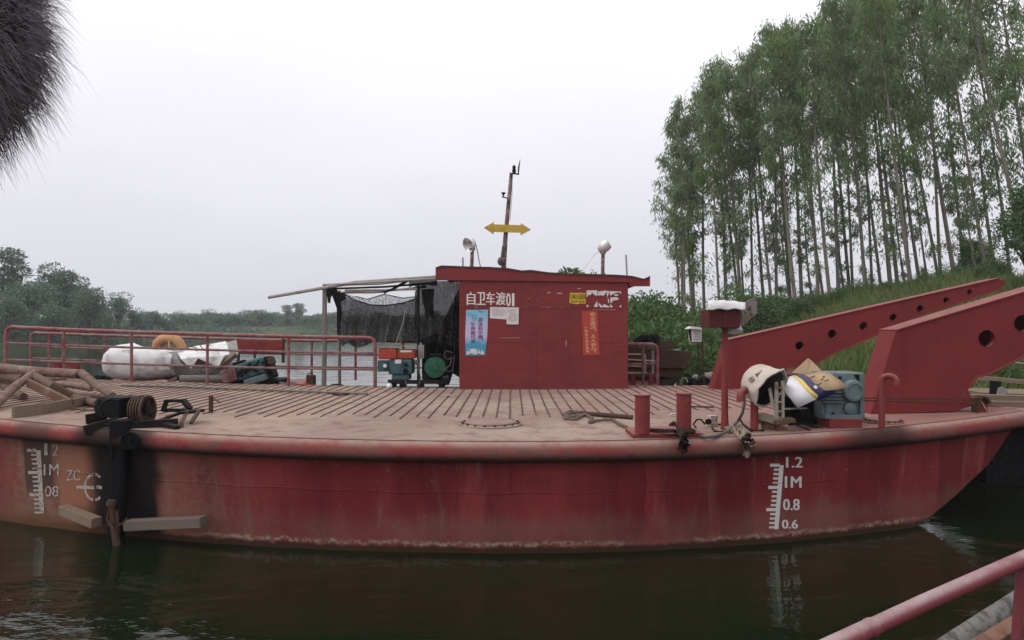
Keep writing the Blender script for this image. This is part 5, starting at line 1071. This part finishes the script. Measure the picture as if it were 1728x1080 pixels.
mb.prism([U(x, y, gY - .122) for x, y in ((1440, 632), (1455, 632), (1455, 646), (1448, 642))], (0, -.006, 0)); mb.prism([U(x, y, gY - .122) for x, y in ((1446, 700), (1453, 690), (1453, 700))], (0, -.006, 0)); mb.build('bolts_and_dark_recess', m_grease, gb_)  # bolts, plus raised black patches standing in for shaded recesses
mb = MB(); mb.pbox(1322, 668, 1392, 730, gY + .05, .22); mb.build('drum', m_grease, wx, bevel=.03)
for p_, q_ in ((U(1280, 702, 6.05), U(1330, 716, 5.95)), (U(1280, 700, 6.35), U(1330, 712, 6.3))):
    mb = MB(); mb.bar(p_, q_, .055, .055); mb.build('pale_rail', m_frame, wx, bevel=.004)
mb = MB(); mb.pbox(1309, 645, 1313.5, 705, 5.80, .03); mb.pbox(1320, 643, 1324, 705, 5.80, .03)
for y in (653, 663, 677, 693): mb.pbox(1310, y, 1323, y + 2.5, 5.805, .02)
mb.bar(U(1299, 655, 5.85), U(1305, 690, 5.84), .03, .025); mb.bar(U(1305, 690, 5.84), U(1310, 676, 5.84), .02, .02); mb.bar(U(1322, 690, 5.80), U(1360, 689, 6.2), .02, .012); mb.bar(U(1290, 650, 6.2), U(1330, 640, 6.2), .05, .04); mb.build('brake_frame', m_frame, wx)
mb = MB(); mb.bar(U(1305, 713, 5.98), U(1338, 708, 5.98), .12, .035); mb.pbox(1312, 713, 1329, 739, 5.95, .1); mb.pbox(1291, 712, 1304, 737, 6.02, .1); mb.bar(U(1280, 708, 6.1), U(1310, 712, 6.0), .05, .06); mb.build('stand', m_brown, wx, bevel=.004)
mb = MB(); mb.bar(U(1342, 716, 6.0), U(1395, 738, 5.95), .04, .012); mb.bar(U(1340, 712, 6.1), U(1410, 728, 6.15), .05, .02); mb.pbox(1352, 690, 1366, 704, 6.2, .02); mb.build('base_plates', m_steel, wx)
# rice sack over the motor
sk = thing('woven_sack', U(1300, 660, 6.0), 'pale woven plastic sack with dark print pulled over the winch motor', 'sack')
mb = MB(); st = []
A = U(1262, 633, 6.12); Bv = U(1301, 657, 5.93); dirv = (Bv - A); rows = []
up_ = Vector((dirv.z * -1, 0, dirv.x)).normalized(); sid = dirv.normalized().cross(up_)
for i in range(10):
    f = i / 9; c = A.lerp(Bv, f * 1.0) ; rr = [.06, .115, .142, .155, .16, .165, .17, .178, .185, .18][i]; r = []
    for k in range(22):
        a = 2 * math.pi * k / 22; w_ = 1 + .055 * math.sin(k * 2.1 + i * .6) * (i / 9) + .03 * math.sin(k * 5 + i * 1.7) + random.uniform(-.03, .03) - (.10 * (i / 9) if 12 < k < 17 else 0)
        r.append(c + up_ * math.cos(a) * rr * w_ * 1.0 + sid * (math.sin(a) * rr * w_ * .95) + dirv.normalized() * random.uniform(-.006, .006))
    rows.append(r)
mb.sheet(rows, True); b0 = len(mb.v) - 220; mb.f.append(tuple(b0 + k for k in range(22)))
for f in (.97, .9): rows.append([A.lerp(Bv, f) + up_ * math.cos(2 * math.pi * k / 22) * .165 + sid * (math.sin(2 * math.pi * k / 22) * .157) for k in range(22)])
mb.sheet(rows[-3:], True); o = mb.build('bag', m_sack, sk, smooth=True); o.modifiers.clear(); s = o.modifiers.new('sub', 'SUBSURF'); s.levels = s.render_levels = 1
def sackp(px, py):
    Y = 6.05; p = U(px, py, Y); rel = p - A; f = max(0, min(1, rel.dot(dirv.normalized()) / dirv.length)); c = A.lerp(Bv, f); rr = .142 + .05 * f; v = (p - c).dot(up_)
    y = c.y - math.sqrt(max(rr * rr - v * v, .0004)) * .97 - .045 + .05 * f
    return U(px, py, y)
mb = MB()
def sline(pts, w=1.3):
    for (a, b), (c, d) in zip(pts, pts[1:]):
        L = math.hypot(c - a, d - b); nx, ny = -(d - b) / L * w / 2, (c - a) / L * w / 2; n = max(1, int(L / 3))
        for i in range(n):
            f0, f1 = i / n, (i + 1) / n; x0, y0, x1, y1 = a + (c - a) * f0, b + (d - b) * f0, a + (c - a) * f1, b + (d - b) * f1
            mb.add([sackp(x0 + nx, y0 + ny), sackp(x0 - nx, y0 - ny), sackp(x1 - nx, y1 - ny), sackp(x1 + nx, y1 + ny)], [(0, 1, 2, 3)])
def glyph(ox, oy, strokes, s=1.0, an=-28):
    ca, sa = math.cos(rad(an)), math.sin(rad(an))
    for st in strokes: sline([(ox + (x * ca - y * -sa * -1) * s, oy + (x * sa + y * ca) * s) for x, y in st])
glyph(1263, 640, [[(0, 0), (9, 0), (9, 7), (0, 7), (0, 0)], [(3, 0), (3, 7)], [(6, 0), (6, 7)], [(3, 3.5), (6, 3.5)]], .9, -32)
for ox, oy, stx in ((1275, 630, [[(0, 8), (0, 0)], [(0, 0), (4, 8)], [(4, 8), (4, 0)], [(-2, 3), (6, 3)]]), (1281, 627, [[(0, 8), (0, 0)], [(0, 4), (4, 0)], [(1, 4), (5, 8)], [(5, 0), (5, 8)]]), (1289, 623, [[(0, 5), (4, 5)]]), (1294, 619, [[(0, 0), (6, 0), (6, 3)], [(6, 0), (4, 6)]])): glyph(ox, oy, stx, 1.0, -28)
mb.build('print', mat('black_ink', (.05, .045, .045), .8), sk)
mb = MB(); mb.tube([p + dirv.normalized() * .004 for p in rows[9]] + [rows[9][0]], .009, 6, False); mb.build('hem', m_sack, sk, smooth=True)
mb = MB(); mb.tube([A.lerp(Bv, .93), A.lerp(Bv, .985)], [.150, .152], 20); mb.tube([A.lerp(Bv, .9), A.lerp(Bv, 1.12)], [.07, .07], 16); mb.build('motor_and_dark_opening', m_grease, wx, smooth=True)  # motor stub, plus a wide black disc for the shaded sack opening
# cardboard over the drum
cb = thing('cardboard_sheet', U(1360, 650, 6.1), 'flattened carton with white, yellow, purple and brown bands draped over the winch drum', 'cardboard')
def strip(name, m, cols, Y0=6.02):
    mb = MB(); rows = []
    for cx_ in cols: rows.append([U(x, y, Y) for x, y, Y in cx_])
    mb.sheet(rows); o = mb.build(name, m, cb, smooth=True); s = o.modifiers.new('s', 'SOLIDIFY'); s.thickness = .006; return o
E_ = [[(1321, 640, 6.2), (1320, 652, 6.0), (1331, 669, 5.92), (1347, 688, 5.9)], [(1337, 634, 6.25), (1347, 643, 6.05), (1361, 660, 5.92), (1377, 674, 5.9)], [(1342, 633, 6.26), (1354, 640, 6.06), (1367, 655, 5.93), (1381, 668, 5.9)],
      [(1347, 631.5, 6.28), (1358, 636, 6.08), (1369, 650, 5.95), (1386, 664, 5.91)], [(1354, 630.5, 6.3), (1363, 635, 6.1), (1376, 648, 5.97), (1392, 659, 5.93)], [(1376, 628.5, 6.2), (1388, 634, 6.1), (1402, 646, 6.0), (1412, 657.5, 5.95)], [(1391, 626, 6.2), (1404, 632, 6.09), (1418, 642, 6.03), (1431, 653, 5.99)]]
strip('white_band', m_cardw, E_[0:2]); strip('yellow_band', m_cardy, E_[1:3]); strip('purple_band', m_cardp, E_[2:5]); strip('brown_band', m_card, E_[4:7])
strip('folded_flap', mat('grey_card', (.3, .28, .3), .7), [[(1335, 676, 5.95), (1346, 690, 5.92)], [(1341, 673, 5.93), (1351, 686, 5.9)]])
strip('blue_lining', m_blue, [[(1378, 669, 5.97), (1380, 677, 6.0)], [(1392, 661, 5.98), (1402, 667, 6.03)], [(1403, 659, 6.0), (1414, 659, 6.05)]])
mb = MB(); c = U(1376, 653.5, 5.93); mb.lathe(c, (.1, -1, .5), [(.0, .016), (.004, .016)], 12); mb.build('round_print', m_cardw, cb)
mb = MB()
for a, b, c_, d in ((1366, 638, 1375, 634), (1385, 641, 1390, 639), (1392, 643, 1398, 641), (1378, 650, 1386, 647), (1388, 636, 1392, 635)): mb.bar(U(a, b, 6.09 - (b - 634) * .013), U(c_, d, 6.09 - (d - 634) * .013), .004, .008)
mb.build('tear_marks', m_brown, cb)
mb = MB(); mb.prism([U(1337, 629, 6.42), U(1364, 604.5, 6.5), (U(1370, 609, 6.5)), U(1388, 627, 6.44), U(1360, 632, 6.42)], (0, .008, 0)); tag(mb.build('carton_flap', m_card), 'bare brown carton corner sticking up behind the draped cardboard', 'cardboard')
mb = MB(); mb.prism([U(1316, 629, 6.5), U(1335, 620, 6.5), U(1348, 621, 6.5), U(1345, 634, 6.45)], (0, .01, 0)); tag(mb.build('dark_board', m_brown), 'small dark board between the sack and the carton corner', 'board')

# ropes from the winch and round fairlead
fl_ = thing('cable_sheave', on_deck(1655, 694), 'upright red disc guiding the winch cable at the bow edge', 'sheave')
c = on_deck(1656, 696); mb = MB(); pts = [(1646, 703), (1645.5, 685), (1649, 673), (1655, 669), (1662, 671), (1667, 680), (1669, 703)]
mb.prism([U(x, y, c.y) for x, y in pts], (0, .05, 0)); mb.build('disc', m_red, fl_, bevel=.006)
mb = MB(); q = [U(x, y, c.y - .01) for x, y in pts[:6]]
for i in range(5): mb.bar(q[i], q[i + 1], .09, .02)
mb.build('rim', m_rust, fl_)
mb = MB(); mb.tube([U(1655, 676, c.y - .03), U(1671, 701, c.y - .1)], .006, 6); mb.build('stay', m_plank, fl_)
for y0, y1, lab in ((671.5, 672.5, 'upper of two thin cables stretched from the winch to the disc'), (676, 680, 'lower of two thin cables stretched from the winch to the disc')):
    mb = MB(); mb.tube([U(1458, y0, 6.35), U(1560, (y0 + y1) / 2 + .6, 6.6), U(1650, y1, 6.88)], .007, 6); tag(mb.build('winch_cable', m_rust, smooth=True), lab, 'cable')
# landing stage seen beyond the bow
ls = thing('landing_stage', U(1690, 690, 8.8), 'grey plank landing stage on a red float seen beyond the bow', 'jetty')
for (a, b, w, h, m) in (((1630, 670, 8.2), (1800, 674, 8.0), .12, .07, m_plank), ((1630, 681, 8.1), (1800, 684, 7.9), .1, .07, m_plank), ((1640, 637, 9.4), (1800, 651, 9.0), .1, .06, m_plank)):
    mb = MB(); mb.bar(U(*a), U(*b), w, h); mb.build('beam', m, ls, bevel=.005)
mb = MB(); mb.bar(U(1664, 697, 8.1), U(1900, 699, 7.9), .5, .16); mb.build('float_side', m_red, ls, bevel=.01)
mb = MB(); a = U(1664, 706, 8.2); mb.box((a.x + 2.6, 9.4, .25), (5.2, 2.4, 1.05)); mb.build('block_below_float', m_rag, ls)  # black block below the red float, reaching under the waterline
mb = MB(); mb.bar(U(1679, 668, 9.2), U(1680, 643, 9.2), .12, .05, (0, 1, 0)); mb.build('post', m_steel, ls)
mb = MB(); mb.prism([U(1683, 668, 9.15), U(1686, 655, 9.15), U(1692, 653, 9.15), U(1702, 661, 9.15), U(1693, 668, 9.15)], (0, .05, 0)); mb.build('rag', m_sheet2, ls)
mb = MB(); mb.bar(U(1632, 660, 9.9), U(1800, 664, 9.7), .9, .03); mb.build('plank_floor', m_plank, ls)
pole_('bank_pole', [U(1700, 611, 11.5), U(1800, 622, 10.5)], .02, m_plank, 'pale pole lying across the bank above the landing stage', 'pole')

# ---------------------------------------------------------------- things behind the wheelhouse on the bank side
rb = thing('rusty_barge', U(1138, 640, 12.6), 'rusty brown steel work boat moored behind the wheelhouse', 'boat')
mb = MB(); mb.prism([U(x, y, 12.2) for x, y in ((1030, 585), (1112, 588), (1168, 594), (1160, 622), (1030, 620))], (0, .8, -.02)); mb.build('upper_plating', m_rust, rb, bevel=.01)
mb = MB(); mb.prism([U(x, y, 12.35) for x, y in ((1030, 621), (1156, 623), (1146, 636), (1030, 635))], (0, .7, 0)); mb.build('lower_plating', m_brown, rb, bevel=.01)
mb = MB(); mb.prism([U(x, y, 12.4) for x, y in ((1030, 640), (1147, 640), (1140, 668), (1030, 668))], (0, .7, 0)); mb.build('dark_bottom', mat('tarred_planks', (.05, .04, .033), .9), rb)
mb = MB(); mb.pbox(1112, 575, 1135, 589, 12.6, .3); mb.bar(U(1110, 587, 12.2), U(1143, 580, 12.2), .02, .02); mb.build('deck_gear', m_rust, rb)
mb = MB(); mb.prism([U(x, y, 12.3) for x, y in ((1135, 591), (1145, 589), (1149, 591), (1143, 593))], (0, .1, 0)); mb.build('pale_rag', m_sheet2, rb)
cr_ = thing('cream_rack', U(1075, 628, 11.3), 'cream pipe rack standing behind the short side railing', 'rack')
for a, b in (((1050, 597), (1089, 598)), ((1050, 606), (1107, 609)), ((1050, 616), (1089, 619)), ((1089, 598), (1089, 628)), ((1050, 629), (1092, 629))):
    mb = MB(); mb.bar(U(*a, 11.3), U(*b, 11.3), .018, .02); mb.build('pipe', m_cream, cr_)
for x0, x1, lab in ((1065, 1073, 'narrower red steel leg under the cream pipe rack'), (1095, 1104, 'wider red steel leg beside the side railing post')):
    mb = MB(); mb.pbox(x0, 631, x1, 668, 11.5, .1); tag(mb.build('steel_pillar', m_red, bevel=.004), lab, 'leg')
mb = MB()
for i in range(26): mb.ball(U(random.uniform(1076, 1107), random.uniform(569, 580), 11.6 + random.uniform(0, .3)), (.07, .05, .05), 8, 6, .25)
tag(mb.build('black_bag_heap', m_rag), 'heap of black plastic bags on the barge behind the side railing', 'bags')
mb = MB(); mb.pbox(1100, 592, 1104, 630, 11.9, .05); tag(mb.build('grey_pipe', m_sheet2), 'upright grey pipe behind the side railing post', 'pipe')
pole_('hook_pipe', [U(1148, 662, 11.0), U(1149, 645, 11.0), U(1152, 638, 11.0), U(1157, 638.5, 11.0), U(1160, 645, 11.0)], .018, m_post, 'small grey hooked pipe standing beside the rusty barge', 'pipe', 10)
pole_('pale_stick', [U(1134, 661, 10.6), U(1140, 648, 10.9)], .012, m_cream, 'short pale stick leaning at the deck edge near the barge', 'stick', 6)
sp_ = thing('junk_heap', U(1182, 660, 11.4), 'heap of dark scrap with pale bags beneath the white meter box', 'heap')
mb = MB()
for i in range(14): mb.ball(U(random.uniform(1163, 1192), random.uniform(642, 664), 11.3 + random.uniform(0, .4)), (random.uniform(.04, .1), .08, random.uniform(.04, .1)), 10, 7, .2)
mb.build('dark_scrap', m_rag, sp_)
for x, y, r in ((1174, 637, .05), (1193, 636, .07), (1200, 634, .06), (1183, 642, .04)):
    mb = MB(); mb.ball(U(x, y, 11.5), (r * 1.2, r, r), 12, 8, .12); mb.build('pale_bag', m_sheet2, sp_, smooth=True)

# ---------------------------------------------------------------- foreground: the rail of the photographer's own boat
fr = thing('handrail', U(1722, 1080, 1.62), 'thick pink weathered handrail in the foreground sloping down towards the camera', 'railing')
p0, p1 = U(1300, 1137, 1.5), U(1452, 1067, 1.55)
mb = MB(); mb.tube([p0, p1, U(1475, 1056.5, 1.56)], .0196, 20); mb.tube([U(1468, 1060, 1.557), U(1560, 1017, 1.6), U(1728, 943, 1.68), U(1900, 868, 1.78)], .0182, 20); mb.build('top_rail', m_rail2, fr, smooth=True)
mb = MB(); mb.lathe(U(1470, 1059, 1.557), U(1560, 1017, 1.6) - U(1468, 1060, 1.557), [(-.012, .0195), (-.004, .0212), (.006, .0205), (.014, .0182)], 20); mb.build('welded_joint', m_rail2, fr, smooth=True)
mb = MB(); mb.tube([U(1725, 945, 1.69), U(1720, 1010, 1.69), U(1708, 1200, 1.69)], .0115, 14); mb.build('post', m_rail2, fr, smooth=True)
gt = MB(); gt.tube([U(1545, 1130, 1.95), U(1621, 1080, 2.05), U(1720, 1016, 2.2), U(1860, 925, 2.4)], [.030, .032, .033, .033], 16)
tag(gt.build('driftwood_pole', m_greytimber, smooth=True), 'cracked grey wooden pole under the foreground handrail', 'pole')
mb = MB(); mb.bar(U(1610, 1122, 1.85), U(1860, 972, 2.05), .04, .05, (0, -.3, 1)); tag(mb.build('brown_board', m_brown2, bevel=.004), 'brown board beneath the grey pole at the frame edge', 'board')

# ---------------------------------------------------------------- furry wind cover of the microphone
FY = .30
fc = thing('microphone_windshield', U(-70, 60, FY), 'dark grey furry wind cover hanging close overhead, long loose hairs at its edge', 'wind cover')
cen = U(-95, 20, FY); rx, rz = .0335, .055
mb = MB(); mb.ball(cen, (rx, .03, rz), 28, 20); t = NT('fur_base'); m_furb = t.bsdf((.03, .027, .03), .95, 0, .05, t.noise(900, 3), .6, .002); mb.build('foam_core', m_furb, fc, smooth=True)
t = NT('fur_hair'); r_ = t.n('ShaderNodeNewGeometry').outputs['Random Per Island']; m_fur = t.bsdf(t.mix(r_, (.06, .05, .056), (.42, .37, .39)), .6, 0, .3)
n = 17000; u = unit(n); u = u[u[:, 0] > -.35]; n = len(u); Pb = np.array(cen)[None] + u * np.array([rx, .03, rz])[None]
clump = np.floor(u[:, 2] * 9) + np.floor(np.arctan2(u[:, 1], u[:, 0]) * 7) * 17.3; cd_ = np.stack([np.sin(clump * 12.9), np.cos(clump * 7.3), np.sin(clump * 3.7)], 1) * .4
L = RNG.uniform(.008, .032, n) * RNG.uniform(.6, 1, n) * np.where(RNG.random(n) > .97, 1.35, 1); segs = 5; d = u * .75 + cd_ + RNG.normal(size=(n, 3)) * .28; g = np.array([.05, 0, -1.0])
V = np.zeros((n, segs + 1, 2, 3)); p = Pb.copy(); side_ = np.cross(u, np.array([0, 1, .2])); side_ /= np.linalg.norm(side_, axis=1, keepdims=True) + 1e-9
for k in range(segs + 1):
    w_ = (.00017 * (1 - k / (segs + .4)))
    V[:, k, 0] = p - side_ * w_; V[:, k, 1] = p + side_ * w_
    dd = d + g[None] * (k * .48) + RNG.normal(size=(n, 3)) * .26 ; dd /= np.linalg.norm(dd, axis=1, keepdims=True); p = p + dd * (L / segs)[:, None]
idx = np.arange(n * (segs + 1) * 2).reshape(n, segs + 1, 2)
F = np.stack([idx[:, :-1, 0], idx[:, :-1, 1], idx[:, 1:, 1], idx[:, 1:, 0]], -1).reshape(-1, 4)
o = bpy.data.objects.new('fur', np_mesh('fur', V.reshape(-1, 3) - np.array(OFF[fc.name])[None], F, m_fur)); COL.objects.link(o); o.parent = fc

# ---------------------------------------------------------------- haze over the river
mb = MB(); mb.add([(x, y, z) for x in (-900, 900) for y in (-30, 1480) for z in (-1.2, 60)], [(0, 1, 3, 2), (4, 6, 7, 5), (0, 4, 5, 1), (2, 3, 7, 6), (0, 2, 6, 4), (1, 5, 7, 3)])
t = NT('haze'); v = t.n('ShaderNodeVolumePrincipled'); v.inputs['Color'].default_value = (.93, .95, 1, 1); v.inputs['Density'].default_value = .0009; v.inputs['Anisotropy'].default_value = .2
t.l(v.outputs[0], t.out.inputs['Volume']); hz = mb.build('haze', t.m, off=(0, 0, 0)); tag(hz, kind='stuff'); hz.visible_shadow = True
